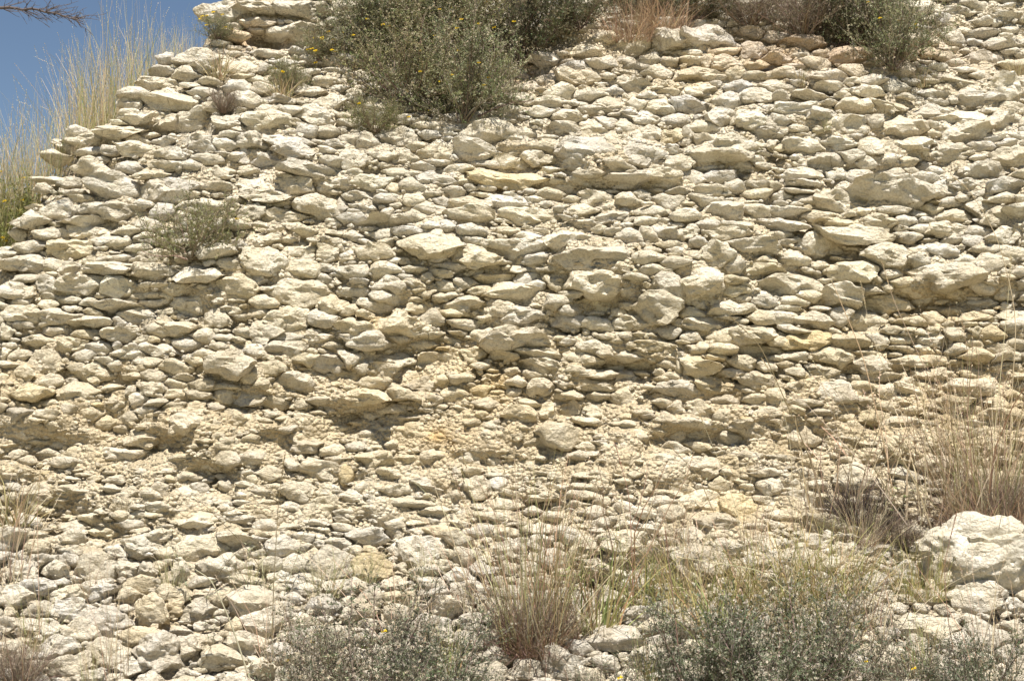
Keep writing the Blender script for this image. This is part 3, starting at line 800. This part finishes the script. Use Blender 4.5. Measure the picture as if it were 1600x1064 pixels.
def make_shrub(rad, hgt, mains, twigs, leaf_n, leafcols, barkcol, fluff=0, fluffcol=(.62, .55, .42), yellow=0, leafL=.015, leafW=.006, bare=.12):
    """meshes: stems, foliage, flower_heads, yellow_flower"""
    st, lf, fl, yl = Strands(), Strands(), Strands(), Strands()
    tips = []; segs = []
    for i in range(mains):
        a = R.uniform(0, 2 * math.pi); r = math.sqrt(R.uniform(0.02, 1))
        tgt = np.array([math.cos(a) * r * rad, math.sin(a) * r * rad, hgt * (1.02 - .55 * r * r) * R.uniform(.38, 1.08)])
        b = np.array([math.cos(a), math.sin(a), 0]) * R.uniform(0, .05)
        L = np.linalg.norm(tgt - b)
        P = grow(b, (tgt - b) / L, L, 8, .13, -.02)
        st.tube(P, .006 * R.uniform(.6, 1.2), .0016, jit(barkcol), 4)
        for j in range(twigs):
            t = R.uniform(bare, 1) ** .8
            q = P[min(int(t * 7), 6)] * (1 - (t * 7) % 1) + P[min(int(t * 7) + 1, 7)] * ((t * 7) % 1)
            d = rdir(1, .7)[0] + (P[-1] - P[0]) / L * .6
            d /= np.linalg.norm(d)
            tl = R.uniform(.06, .17) * (rad + hgt) / .8
            Q = grow(q, d, tl, 5, .2, -.03)
            st.ribbon(Q, .0028, jit(barkcol, .2), tip=.4)
            segs.append(Q); tips.append(Q[-1])
    segs = np.array(segs)
    n = leaf_n
    if n:
        si = R.integers(0, len(segs), n); t = R.uniform(0.05, 1, n) * 3.999
        i0 = t.astype(int); f = (t - i0)[:, None]
        C = segs[si, i0] * (1 - f) + segs[si, i0 + 1] * f
        ax = segs[si, 4] - segs[si, 0]; ax /= np.linalg.norm(ax, axis=1, keepdims=True)
        D = rdir(n) * .8 + ax * .7; D /= np.linalg.norm(D, axis=1, keepdims=True)
        shade = jits(leafcols, len(segs), .16)[si]
        lf.leaves(C, D, R.uniform(.6, 1.4, n) * leafL, R.uniform(.6, 1.3, n) * leafW, shade * R.normal(1, .12, (n, 1)))
    tips = np.array(tips)
    if fluff:
        c = tips[R.integers(0, len(tips), fluff)]
        for q in c:
            m = int(R.integers(10, 18))
            fl.leaves(np.tile(q, (m, 1)), rdir(m, .5), R.uniform(.005, .010), .003, jits(fluffcol, m, .12))
    if False:
        c = tips[R.integers(0, len(tips), yellow)]
        for q in c:
            m = 14
            D = rdir(m, .2) * np.array([1, 1, .35]); D /= np.linalg.norm(D, axis=1, keepdims=True)
            yl.leaves(np.tile(q, (m, 1)), D, .016, .008, jits((.80, .52, .03), m, .08))
    out = [('stems', st.mesh('stems', M_TWIG))]
    if n: out.append(('foliage', lf.mesh('foliage', M_LEAF)))
    if fluff: out.append(('seed_heads', fl.mesh('seed_heads', M_FLOWER)))
    for q in (tips[R.integers(0, len(tips), yellow)] if yellow else []): out.append(('yellow_flower', Vector(q)))
    return out

def make_grass(n, hgt, rad, lean, cols, width=.004, droop=.35, heads=0.3, headcol=(.62, .53, .38), base=None, basen=0, k=6):
    bl, hd, ba = Strands(), Strands(), Strands()
    nh = 0
    cols = np.asarray(cols, float)
    for i in range(n):
        a = R.uniform(0, 2 * math.pi); r = math.sqrt(R.random()) * rad
        p = np.array([math.cos(a) * r, math.sin(a) * r, -.02])
        la = abs(R.normal(0, lean)) + .03
        a2 = a + R.normal(0, .9)
        d = np.array([math.cos(a2) * math.sin(la), math.sin(a2) * math.sin(la), math.cos(la)])
        L = hgt * (R.uniform(.35, 1.0) ** .7)
        P = [p]
        for j in range(k - 1):
            d = d + np.array([d[0], d[1], 0]) * droop * (j / k) + np.array([0, 0, -droop * .18 * j / k]) + R.normal(0, .065, 3)
            d /= np.linalg.norm(d); P.append(P[-1] + d * L / (k - 1))
        P = np.array(P)
        c = jit(cols[int(R.integers(0, len(cols)))], .13)
        bl.ribbon(P, 1.25 * width * R.uniform(.6, 1.3), c, tip=.25, col2=c * np.array([1.05, 1.0, .95]))
        if R.random() < heads and L > .5 * hgt:
            nh += 1
            m = 12
            t = np.linspace(.0, 1, m)[:, None]
            Q = P[-2] * (1 - t) + P[-1] * t
            dd = (P[-1] - P[-2]) / np.linalg.norm(P[-1] - P[-2])
            D = rdir(m) * .45 + dd; D /= np.linalg.norm(D, axis=1, keepdims=True)
            hd.leaves(Q, D, .013, .0045, jits(headcol, m, .1))
    for i in range(basen):
        p = R.normal(0, rad * .7, 3); p[2] = 0
        P = grow(p, rdir(1, 1.0)[0], hgt * R.uniform(.1, .3), 4, .3, .1)
        ba.ribbon(P, width, jit(base, .25))
    out = [('blades', bl.mesh('blades', M_GRASS))]
    if nh: out.append(('seed_heads', hd.mesh('seed_heads', M_GRASS)))
    if basen: out.append(('dead_thatch', ba.mesh('dead_thatch', M_GRASS)))
    return out

def make_weed(hgt, n, col, leafL=.06, leafW=.009):
    st, lf = Strands(), Strands()
    for q in range(2):
        P = grow((R.normal(0, .01), R.normal(0, .01), 0), rdir(1, 3.5)[0], hgt * R.uniform(.8, 1), 8, .08)
        st.tube(P, .0025, .001, jit((.30, .27, .17)), 4)
        for i in range(n):
            t = R.uniform(.15, 1) * 6.99
            b = P[int(t)]
            a = R.uniform(0, 6.28)
            d = np.array([math.cos(a), math.sin(a), R.uniform(.1, .8)]); d /= np.linalg.norm(d)
            L = leafL * R.uniform(.6, 1.2)
            lf.ribbon(grow(b, d, L, 5, .05, .16), leafW, jit(col, .12), side=np.cross(d, [0, 0, 1]), tip=.1)
    return [('stem', st.mesh('stem', M_TWIG)), ('leaves', lf.mesh('leaves', M_LEAF))]

GG = [(.24, .25, .13), (.30, .30, .18), (.15, .17, .075), (.33, .31, .20)]
SH = {
 'grey': make_shrub(.44, .70, 32, 34, 20000, GG, (.20, .16, .12), 520, yellow=12),
 'olive': make_shrub(.46, .62, 32, 32, 19000, [(.25, .24, .12), (.32, .28, .16), (.17, .18, .08)], (.21, .16, .12), 520, fluffcol=(.58, .50, .36), yellow=14),
 'dark': make_shrub(.42, .55, 30, 28, 19000, [(.13, .13, .065), (.18, .155, .09), (.10, .11, .05)], (.12, .085, .065), 260, fluffcol=(.45, .36, .26), yellow=1),
 'twiggy': make_shrub(.42, .50, 60, 34, 4200, [(.24, .20, .13), (.18, .17, .10)], (.22, .165, .125), 160, fluffcol=(.5, .42, .32), bare=.1),
 'low': make_shrub(.46, .40, 46, 24, 17000, [(.25, .25, .11), (.19, .20, .08), (.30, .28, .16)], (.25, .20, .14), 260, yellow=3, leafL=.012),
 'seed': make_shrub(.45, .55, 30, 24, 9500, [(.21, .215, .14), (.25, .24, .17), (.28, .25, .18), (.15, .17, .10)], (.24, .19, .15), 900, fluffcol=(.66, .58, .45), yellow=2),
 'seeddark': make_shrub(.45, .60, 30, 26, 13000, [(.15, .17, .10), (.20, .21, .14), (.12, .14, .075)], (.20, .16, .13), 700, fluffcol=(.68, .62, .52), yellow=0),
 'dead': make_shrub(.40, .30, 70, 30, 0, GG, (.085, .065, .055), 0, bare=.05),
 'forb': make_shrub(.35, .60, 24, 14, 4500, [(.24, .25, .08), (.30, .28, .10), (.17, .20, .06)], (.26, .24, .12), 0, yellow=8, leafL=.035, leafW=.008),
}
STRAW = [(.58, .49, .33), (.66, .58, .42), (.50, .41, .26), (.44, .40, .22)]
GR = {
 'straw': make_grass(44, 1.0, .16, .24, STRAW, .0042, .30, .55),
 'strawgreen': make_grass(60, .80, .16, .30, STRAW + [(.30, .32, .12), (.35, .34, .15)], .0045, .35, .4, base=(.30, .27, .14), basen=90),
 'redgreen': make_grass(240, 1.15, .15, .36, [(.38, .27, .17), (.42, .33, .20), (.48, .41, .25), (.28, .29, .12), (.30, .17, .12), (.54, .47, .31), (.32, .32, .14)], .0044, .35, .35, (.45, .30, .22), (.20, .12, .09), 520),
 'rightdry': make_grass(190, 1.05, .18, .34, [(.50, .41, .27), (.42, .32, .22), (.60, .51, .36), (.34, .32, .16), (.32, .25, .18)], .0040, .40, .3, (.5, .38, .27), (.27, .19, .15), 500),
 'yellowgreen': make_grass(300, .52, .24, .62, [(.46, .40, .18), (.34, .34, .13), (.54, .46, .26), (.27, .29, .10), (.44, .32, .18)], .0042, .45, .12, base=(.36, .29, .16), basen=160),
 'finegreen': make_grass(85, .34, .06, .62, [(.36, .35, .18), (.48, .44, .26), (.27, .28, .13), (.58, .51, .34)], .0026, .7, .05),
 'tinydry': make_grass(80, .20, .04, .55, [(.42, .33, .20), (.52, .44, .29), (.32, .28, .13)], .0032, .5, 0),
 'broadgreen': make_grass(64, .62, .08, .30, [(.24, .29, .10), (.32, .33, .13), (.40, .38, .18), (.42, .30, .18)], .0075, .45, .1, base=(.3, .26, .14), basen=40),
 'thin': make_grass(34, .95, .10, .14, [(.50, .41, .28), (.42, .30, .21), (.58, .50, .36)], .0038, .2, .4),
 'drybrown': make_grass(420, .42, .16, .60, [(.40, .29, .19), (.48, .37, .24), (.30, .20, .13)], .0036, .5, 0),
}
WD = {'grey': make_weed(.80, 34, (.33, .33, .20)), 'green': make_weed(.55, 22, (.24, .30, .10), .085, .014), 'leafy': make_weed(.50, 16, (.16, .26, .05), .045, .030)}
NAT = {'grey': (.84, .72), 'olive': (.88, .66), 'dark': (.88, .55), 'twiggy': (.88, .5), 'low': (.88, .42), 'seed': (.94, .55), 'seeddark': (.94, .6), 'dead': (.8, .3), 'forb': (.7, .6)}

def put(name, parts, P, sxy, sz, label, cat, group=None):
    o = empty(name, P, label, cat, group, R.uniform(0, 6.28))
    for nm, me in parts:
        if isinstance(me, Vector):
            c = obj(nm, FLOWER, o); c.location = (me.x * sxy, me.y * sxy, me.z * sz); continue
        c = obj(nm, me, o); c.scale = (sxy, sxy, sz)
        if nm in ('foliage', 'seed_heads', 'blades', 'dead_thatch', 'leaves', 'stems'): c['kind'] = 'stuff'
    return o
def root_at(px, py, dy=0.0):
    q = hit(px, py)[0]
    if np.isnan(q[0]):
        q = hit(px, py + 30)[0]
    return Vector((q[0], q[1] + dy, q[2] - .01))

SHRUBS = [
 (722, 190, 210, 205, 'grey', 'grey green shrub with a dark woody foot, lowest of the top centre shrubs'),
 (640, 165, 210, 180, 'olive', 'olive brown shrub with yellow flowers left of the lowest top centre shrub'),
 (560, 95, 170, 140, 'grey', 'open grey green shrub at the left end of the top centre thicket'),
 (640, 60, 260, 120, 'grey', 'broad grey green shrub at the top edge above the olive shrubs'),
 (588, 205, 110, 60, 'low', 'low pale grey bush just above the rounded stone under the thicket'),
 (700, 90, 260, 150, 'olive', 'wide olive shrub behind the middle of the top centre thicket'),
 (815, 95, 210, 150, 'dark', 'dark brown green shrub at the right end of the top centre thicket'),
 (905, 45, 170, 90, 'dark', 'low dark bush at the top edge left of the dry brown grass'),
 (1090, 30, 150, 60, 'dark', 'small dark bush at the top edge behind the big flat stone'),
 (1170, 42, 170, 75, 'twiggy', 'brown twiggy bush at the top edge left of the right hand shrub'),
 (1255, 62, 180, 110, 'twiggy', 'dry brown leafless bush between the top edge twigs and the right hand shrub'),
 (1330, 70, 150, 110, 'dark', 'dark twiggy shrub standing over the reddish soil'),
 (1290, 40, 170, 90, 'dark', 'dark bush at the top edge right of the leafless bush'),
 (1010, 25, 150, 70, 'dark', 'low dark bush at the top edge behind the dry brown grass'),
 (1360, 40, 150, 90, 'twiggy', 'brown twiggy bush behind the tall upper right shrub'),
 (1392, 108, 165, 180, 'grey', 'tall grey green shrub at the upper right with bare twigs at its foot'),
 (298, 404, 180, 106, 'low', 'small rounded grey green shrub with a yellow flower on the left rock face'),
 (338, 62, 75, 50, 'grey', 'tiny grey bush sheltering under the overhanging slab at top left'),
 (455, 140, 80, 60, 'low', 'small sparse bush on the stones left of the thicket'),
 (350, 175, 70, 45, 'twiggy', 'little brown twiggy bush beside the stepped stones at upper left'),
 (500, 95, 70, 70, 'olive', 'small olive bush beside the pale stone right of the top slabs'),
 (575, 1120, 300, 190, 'seed', 'grey brown seeding bush left of the tall grass tuft at the bottom edge'),
 (690, 1120, 220, 160, 'seeddark', 'darker seeding bush between the grey brown bush and the tall grass tuft'),
 (480, 1100, 150, 130, 'seed', 'small thin seeding bush beside the bottom left rubble'),
 (1090, 1120, 220, 180, 'seeddark', 'dark green seeding shrub right of the white rock at the bottom edge'),
 (1205, 1130, 300, 205, 'seeddark', 'broadest dark shrub with white seed heads, lower right'),
 (1320, 1125, 220, 190, 'seed', 'brownish shrub with fluffy seed heads below the upright pale rock'),
 (1420, 1120, 150, 110, 'seed', 'low seeding bush at the bottom edge under the pale rock with shaded base'),
 (1535, 1125, 190, 140, 'seeddark', 'seeding shrub at the bottom right below the huge white boulder'),
 (950, 1120, 150, 90, 'seed', 'short seeding bush at the bottom edge beside the green blades'),
 (1335, 815, 130, 62, 'dead', 'black brown dead twig mound above the yellow green grass'),
 (1385, 835, 110, 45, 'dead', 'lower right half of the dead dark twigs, behind the dry grass'),
 (828, 1022, 150, 95, 'twiggy', 'brown twiggy litter bush at the foot of the tall red brown tuft'),
 (1550, 822, 150, 90, 'twiggy', 'grey brown twigs at the foot of the large dry tuft'),
 (1400, 860, 100, 60, 'twiggy', 'greyish dry bush right of the dead twig mound'),
 (20, 300, 130, 130, 'forb', 'green weedy plant with orange flowers in the grass at the left edge'),
 (-20, 345, 120, 110, 'forb', 'yellow green weed at the left edge below the orange flowered plant'),
 (30, 1075, 120, 70, 'twiggy', 'brown dry bush in the bottom left corner'),
]
for px, py, w, h, ty, lab in SHRUBS:
    back = px < 60 and py < 400
    if back:
        x = float(x_at(px, .9)); z = float(crest(np.array([x]))[0]); P = Vector((x, float(F(np.array([x]), np.array([z - .02]))[0]) + .12, z - .08))
    else:
        P = root_at(px, py)
    if py > 1000: h *= 1.16; w *= 1.12
    D = P.y + 10
    put('bush' if h < 100 else 'shrub', SH[ty], P, w * D / FOC / NAT[ty][0] * 1.08, h * D / FOC / NAT[ty][1], lab, 'shrub')

GH = {'straw': .95, 'strawgreen': .8, 'redgreen': 1.15, 'rightdry': 1.05, 'yellowgreen': .52, 'finegreen': .34, 'tinydry': .2, 'broadgreen': .62, 'thin': .95, 'drybrown': .42}
TUFTS = [
 (832, 1015, 385, 'redgreen', 1.0, 'tall red brown and green grass tuft at the bottom centre'),
 (1532, 818, 310, 'rightdry', .75, 'large dry purple brown grass tuft above the huge white boulder'),
 (1580, 812, 260, 'rightdry', .9, 'dry brown grass at the right edge beside the large dry tuft'),
 (1548, 826, 100, 'drybrown', 1.5, 'low brown dead grass around the foot of the large dry tuft'),
 (838, 1022, 85, 'drybrown', 1.0, 'low rusty dead grass around the foot of the tall red brown tuft'),
 (1300, 800, 260, 'thin', 1.8, 'tall sparse stems crossing the right face above the dead twig mound'),
 (1430, 815, 280, 'thin', 1.6, 'tall sparse stems between the dead twig mound and the large dry tuft'),
 (960, 900, 210, 'thin', 1.8, 'sparse stems standing behind the long jutting slab'),
 (20, 900, 160, 'thin', 1.5, 'sparse pale stems at the left edge above the straw grass tuft'),
 (130, 930, 110, 'thin', 1.6, 'short sparse stems among the left rubble'),
 (1490, 810, 330, 'thin', 1.3, 'thin straw stems rising at the left of the large dry tuft'),
 (1290, 925, 150, 'yellowgreen', 1.0, 'yellow green grass clump left of the low flat slab'),
 (1215, 935, 140, 'yellowgreen', 1.0, 'straggly yellow green grass at the left of the larger clump'),
 (1435, 930, 120, 'yellowgreen', .8, 'green grass clump beside the huge white boulder'),
 (1345, 850, 110, 'rightdry', 1.0, 'dry brown grass in front of the dead twig mound'),
 (1255, 830, 150, 'thin', 1.4, 'sparse straw grass above the yellow green clump'),
 (268, 915, 100, 'finegreen', .9, 'small green tuft beside the upright oval stone'),
 (400, 928, 120, 'finegreen', 1.2, 'pale thin grass tuft in the middle of the left rubble'),
 (505, 925, 100, 'finegreen', 1.3, 'fine green grass tuft right of the pale thin tuft'),
 (570, 905, 70, 'finegreen', 1.1, 'spreading thin green grass before the broad smooth rock'),
 (665, 900, 90, 'finegreen', 1.1, 'light grass sprig left of the tall grass tuft'),
 (935, 985, 170, 'broadgreen', 1.0, 'broad bladed green grass right of the tall red brown tuft'),
 (1000, 950, 150, 'broadgreen', .9, 'green and brown blades below the long jutting slab'),
 (1050, 905, 120, 'finegreen', 1.2, 'thin grass at the right end of the long jutting slab'),
 (25, 1075, 190, 'thin', 1.5, 'tall thin straw grass in the bottom left corner'),
 (60, 1010, 140, 'strawgreen', .8, 'straw grass tuft at the left edge of the rubble'),
 (185, 1060, 230, 'thin', .9, 'tall thin stems before the yellow stained rock'),
 (145, 1070, 130, 'strawgreen', .6, 'pale green grass tuft at the bottom edge left of the yellow stained rock'),
 (1250, 128, 45, 'tinydry', 1.0, 'tiny dry tuft on the stones below the top edge bushes'),
 (1441, 132, 42, 'tinydry', 1.0, 'tiny brown tuft under the tall upper right shrub'),
 (1586, 118, 36, 'tinydry', 1.0, 'tiny tuft at the upper right edge'),
 (1292, 200, 34, 'finegreen', .7, 'small bright green tuft in a dark gap between stones'),
 (1080, 930, 190, 'thin', 1.8, 'scattered straw stems above the dark seeding shrub'),
 (1180, 990, 200, 'thin', 2.0, 'loose straw stems rising out of the broadest dark shrub'),
 (1360, 990, 170, 'thin', 1.8, 'loose stems beside the upright pale rock'),
 (640, 1010, 190, 'thin', 2.0, 'sparse stems between the seeding bushes left of the tall tuft'),
 (745, 960, 170, 'thin', 1.6, 'sparse straw stems just left of the tall red brown tuft'),
 (905, 990, 240, 'thin', 1.5, 'thin stems just right of the tall red brown tuft'),
 (430, 1030, 180, 'thin', 1.6, 'thin stems in front of the flat topped pale rock'),
 (1060, 850, 110, 'thin', 1.4, 'short straw stems beside the big tilted grey slab'),
 (1180, 850, 130, 'thin', 1.6, 'thin stems right of the big tilted grey slab'),
 (1130, 1010, 130, 'broadgreen', 1.4, 'green blades poking out of the dark seeding shrubs'),
 (1270, 1000, 140, 'yellowgreen', 1.2, 'yellow green grass just behind the broadest dark shrub'),
 (1590, 900, 190, 'thin', 1.5, 'thin stems at the right edge beside the huge white boulder'),
 (985, 62, 90, 'drybrown', 1.1, 'drooping dry brown grass clump above the big flat stone'),
 (1035, 45, 80, 'drybrown', 1.0, 'dry brown grass clump at the top edge beside the dark bush'),
 (340, 118, 60, 'tinydry', 1.2, 'dry wisps of grass by the small stepped stones at upper left'),
 (290, 70, 95, 'thin', .6, 'thin pale stems against the sky beside the top slabs'),
 (440, 150, 50, 'tinydry', 1.2, 'dry wisps of grass left of the thicket'),
 (20, 810, 90, 'tinydry', 1.2, 'pale dry blades in the dark hollow at the left edge'),
 (1560, 1060, 230, 'thin', 1.2, 'reddish thin stems in front of the huge white boulder'),
 (1440, 1075, 160, 'broadgreen', 1.0, 'brown and green blades at the bottom right edge'),
 (1100, 960, 150, 'yellowgreen', .8, 'dull green grass behind the dark seeding shrub'),
 (700, 1060, 130, 'broadgreen', .9, 'green blades among the seeding bushes left of the tall tuft'),
 (1010, 1075, 120, 'broadgreen', .9, 'green blades around the white rock at the bottom edge'),
]
for px, py, h, ty, wx, lab in TUFTS:
    P = root_at(px, py); D = P.y + 10
    sc = h * D / FOC / GH[ty] * R.uniform(.8, 1.1); wx *= R.uniform(.8, 1.4)
    put('grass_tuft', GR[ty], P, sc * wx, sc, lab, 'grass tuft')
# the stand of tall grass behind the left shoulder of the bank
gi = 0
for px in list(range(-150, 236, 14)):
    for row in (0, 1, 2):
        if row == 2 and px > 120: continue
        pxx = px + R.uniform(-7, 7)
        y0 = 1.0
        x = float(x_at(pxx, y0)); z = float(crest(np.array([x]))[0])
        yc = float(F(np.array([x]), np.array([z - .02]))[0])
        P = Vector((x, yc + .12 + .22 * row, z - .10))
        hm = (1.12 if px < 90 else .98 if px < 180 else .62) * R.uniform(.8, 1.1)
        ty = 'strawgreen' if (row == 0 or R.random() < .3) else 'straw'
        put('tall_grass', GR[ty], P, hm / .95 * .8, hm / GH[ty], 'tall straw grass tuft standing against the sky behind the left shoulder of the bank', 'grass tuft', 'tall grass behind the left shoulder'); gi += 1

WEEDS = [(310, 955, 190, 'grey', 'grey green weed with narrow leaves left of the pale thin tuft'),
 (432, 945, 240, 'grey', 'tallest grey weed with a star of narrow leaves on top, left of centre'),
 (375, 930, 130, 'grey', 'short grey weed between the two taller narrow leaved weeds'),
 (885, 960, 150, 'green', 'green lance leaved weed leaning right of the tall grass tuft'),
 (940, 930, 120, 'green', 'drooping green leaved weed left of the long jutting slab'),
 (1130, 1085, 130, 'green', 'bright green weed standing before the dark seeding shrubs'),
 (1386, 830, 100, 'leafy', 'climbing weed with round green leaves above the dead twig mound'),
 (1424, 770, 50, 'grey', 'small blue green sprig on the rubble above the dead twig mound'),
 (1183, 245, 24, 'leafy', 'tiny green sprout beside the large rounded stone at upper right'),
 (1100, 900, 100, 'grey', 'thin weed left of the yellow green grass'),
 (560, 1040, 120, 'green', 'green narrow leaved weed in the grey brown seeding bush'),
 (330, 1040, 130, 'grey', 'bare stemmed weed between the bottom left rocks')]
for px, py, h, ty, lab in WEEDS:
    P = root_at(px, py); D = P.y + 10
    sc = h * D / FOC / {'grey': .8, 'green': .55, 'leafy': .5}[ty]
    put('weed', WD[ty], P, sc, sc, lab, 'weed')

# ------------------------------------------------------------------ single long stalks that cross the face
DK, ST_, RD = (.26, .20, .11), (.55, .46, .30), (.36, .22, .16)
STALKS = [
 ([(1290, 800), (1263, 708), (1189, 540), (1141, 495)], DK, .006, 'long dark stalk bending left across the right rock face'),
 ([(1400, 800), (1385, 709), (1348, 553), (1300, 440)], ST_, .006, 'thick straw stalk leaning left towards the middle right stones'),
 ([(1480, 790), (1459, 604), (1398, 475), (1378, 410)], ST_, .004, 'thin straw stalk right of the thick leaning one'),
 ([(1575, 800), (1581, 607), (1590, 495), (1560, 370), (1513, 294), (1488, 276)], ST_, .005, 'tallest straw stalk near the right edge with a drooping head'),
 ([(1540, 800), (1560, 620), (1575, 470), (1580, 400)], ST_, .004, 'upright straw stalk close to the right edge'),
 ([(1450, 800), (1415, 660), (1360, 520), (1345, 440)], ST_, .003, 'fine stalk crossing the stones left of the dry tuft'),
 ([(990, 960), (987, 850), (983, 772), (960, 690)], RD, .004, 'reddish stalk above the long jutting slab'),
 ([(816, 1000), (814, 900), (806, 760), (803, 700)], ST_, .004, 'straight stalk above the tall tuft'),
 ([(62, 1000), (60, 900), (58, 800), (63, 735)], ST_, .003, 'pale upright stalk at the left side of the rubble'),
 ([(425, 1000), (428, 900), (436, 772), (445, 711)], DK, .004, 'dark upright stalk left of centre'),
 ([(395, 1075), (360, 970), (330, 905), (290, 880)], (.45, .40, .31), .007, 'thick grey stalk leaning left over the bottom left rocks'),
 ([(1115, 800), (1090, 740), (1040, 690), (1000, 655)], DK, .004, 'dark bent stalk across the middle right face'),
 ([(1330, 1060), (1250, 940), (1190, 890), (1060, 870)], ST_, .004, 'fallen straw stalk over the yellow green grass'),
 ([(1165, 880), (1150, 790), (1115, 700), (1090, 640)], ST_, .003, 'straw stalk between the slab and the dead twig mound'),
 ([(1240, 800), (1235, 690), (1215, 600), (1190, 560)], ST_, .003, 'slender pale stalk left of the long dark one'),
 ([(740, 940), (700, 820), (672, 740), (640, 700)], ST_, .004, 'leaning straw stalk left of the tall tuft'),
 ([(780, 960), (745, 830), (735, 750), (722, 710)], ST_, .003, 'thin straw stalk next to the leaning one by the tall tuft'),
 ([(1065, 1075), (1055, 960), (1045, 880), (1040, 830)], RD, .004, 'reddish upright stalk left of the dark seeding shrubs'),
 ([(1500, 1075), (1480, 960), (1475, 880), (1495, 800)], RD, .004, 'red brown stalk crossing the huge white boulder'),
]
for pts, col, wd, lab in STALKS:
    P0 = root_at(*pts[0])
    k = len(pts); Q = []
    ys = P0.y
    for i, (px, py) in enumerate(pts):
        g = hit(px, py)[0]
        yy = P0.y - .05 * i if i else P0.y
        if not np.isnan(g[1]): yy = min(yy + .02 * i, g[1] - .10) if i else g[1]
        Q.append(np.array(at_depth(px, py, yy)))
    Q = np.array(Q)
    t = np.linspace(0, k - 1, 28)
    S1 = np.stack([np.interp(t, range(k), Q[:, c]) for c in range(3)], -1)
    for _ in range(4): S1[1:-1] = (S1[:-2] + 2 * S1[1:-1] + S1[2:]) / 4
    C0 = Q[0]
    st, hd = Strands(), Strands()
    st.tube(S1 - C0, wd * .72, wd * .3, jit(col, .05), 5)
    m = 60
    tt = R.uniform(22, 27, m); i0 = tt.astype(int); f = (tt - i0)[:, None]
    C = S1[i0] * (1 - f) + S1[np.minimum(i0 + 1, 27)] * f - C0
    ax = (S1[27] - S1[24]); ax /= np.linalg.norm(ax)
    D = rdir(m) * .4 + ax; D /= np.linalg.norm(D, axis=1, keepdims=True)
    hd.leaves(C, D, .014, .004, jits(np.array(col) * 1.2, m, .1))
    o = empty('grass_stalk', Vector(C0), lab, 'grass stalk', 'single long grass stalks')
    obj('stem', st.mesh('stem', M_TWIG), o); obj('seed_head', hd.mesh('seed_head', M_GRASS), o)

# ------------------------------------------------------------------ bare branch reaching in at the top left
def branch_tree():
    xb = float(x_at(-420, .6)); zb = float(crest(np.array([xb]))[0]) - .15
    B = Vector((xb, 1.3, zb))
    o = empty('bare_tree', B, 'bare dark branch reaching in from the left at the top left corner', 'tree')
    tr, tw = Strands(), Strands()
    bc = (.10, .08, .075)
    top = np.array(at_depth(-330, -120, .9)) - np.array(B)
    tr.tube(np.array([[0, 0, -.1], top * .4 + [.05, 0, 0], top * .75, top, top * 1.25]), .05, .02, bc, 8)
    a = np.array(at_depth(-330, -60, .85)); b = np.array(at_depth(-20, 10, .2)); c = np.array(at_depth(60, 16, .1)); d = np.array(at_depth(128, 34, .0))
    M = np.stack([np.interp(np.linspace(0, 3, 22), range(4), np.stack([a, b, c, d])[:, i]) for i in range(3)], -1) - np.array(B)
    M += R.normal(0, .004, M.shape)
    tw.tube(M, .016, .003, bc, 5)
    for i in range(46):
        t = R.uniform(9, 21); q = M[int(t)]
        ang = R.normal(-.1, .5)
        dr = np.array([math.cos(ang), R.normal(0, .4), math.sin(ang) + .05])
        Q = grow(q, dr / np.linalg.norm(dr), R.uniform(.05, .24), 6, .16)
        tw.tube(Q, .0032, .0012, bc, 3)
        for j in range(3):
            dr2 = dr + R.normal(0, .6, 3)
            tw.tube(grow(Q[int(R.integers(1, 5))], dr2 / np.linalg.norm(dr2), R.uniform(.02, .07), 4, .2), .0018, .0008, bc, 3)
    obj('trunk', tr.mesh('trunk', M_TWIG), o); obj('branch', tw.mesh('branch', M_TWIG), o)
branch_tree()
tot = sum(len(o.data.loops) - 2 * len(o.data.polygons) for o in bpy.data.objects if o.type == 'MESH')
print('triangles with copies', tot, 'unique', sum(len(m.loops) - 2 * len(m.polygons) for m in bpy.data.meshes))
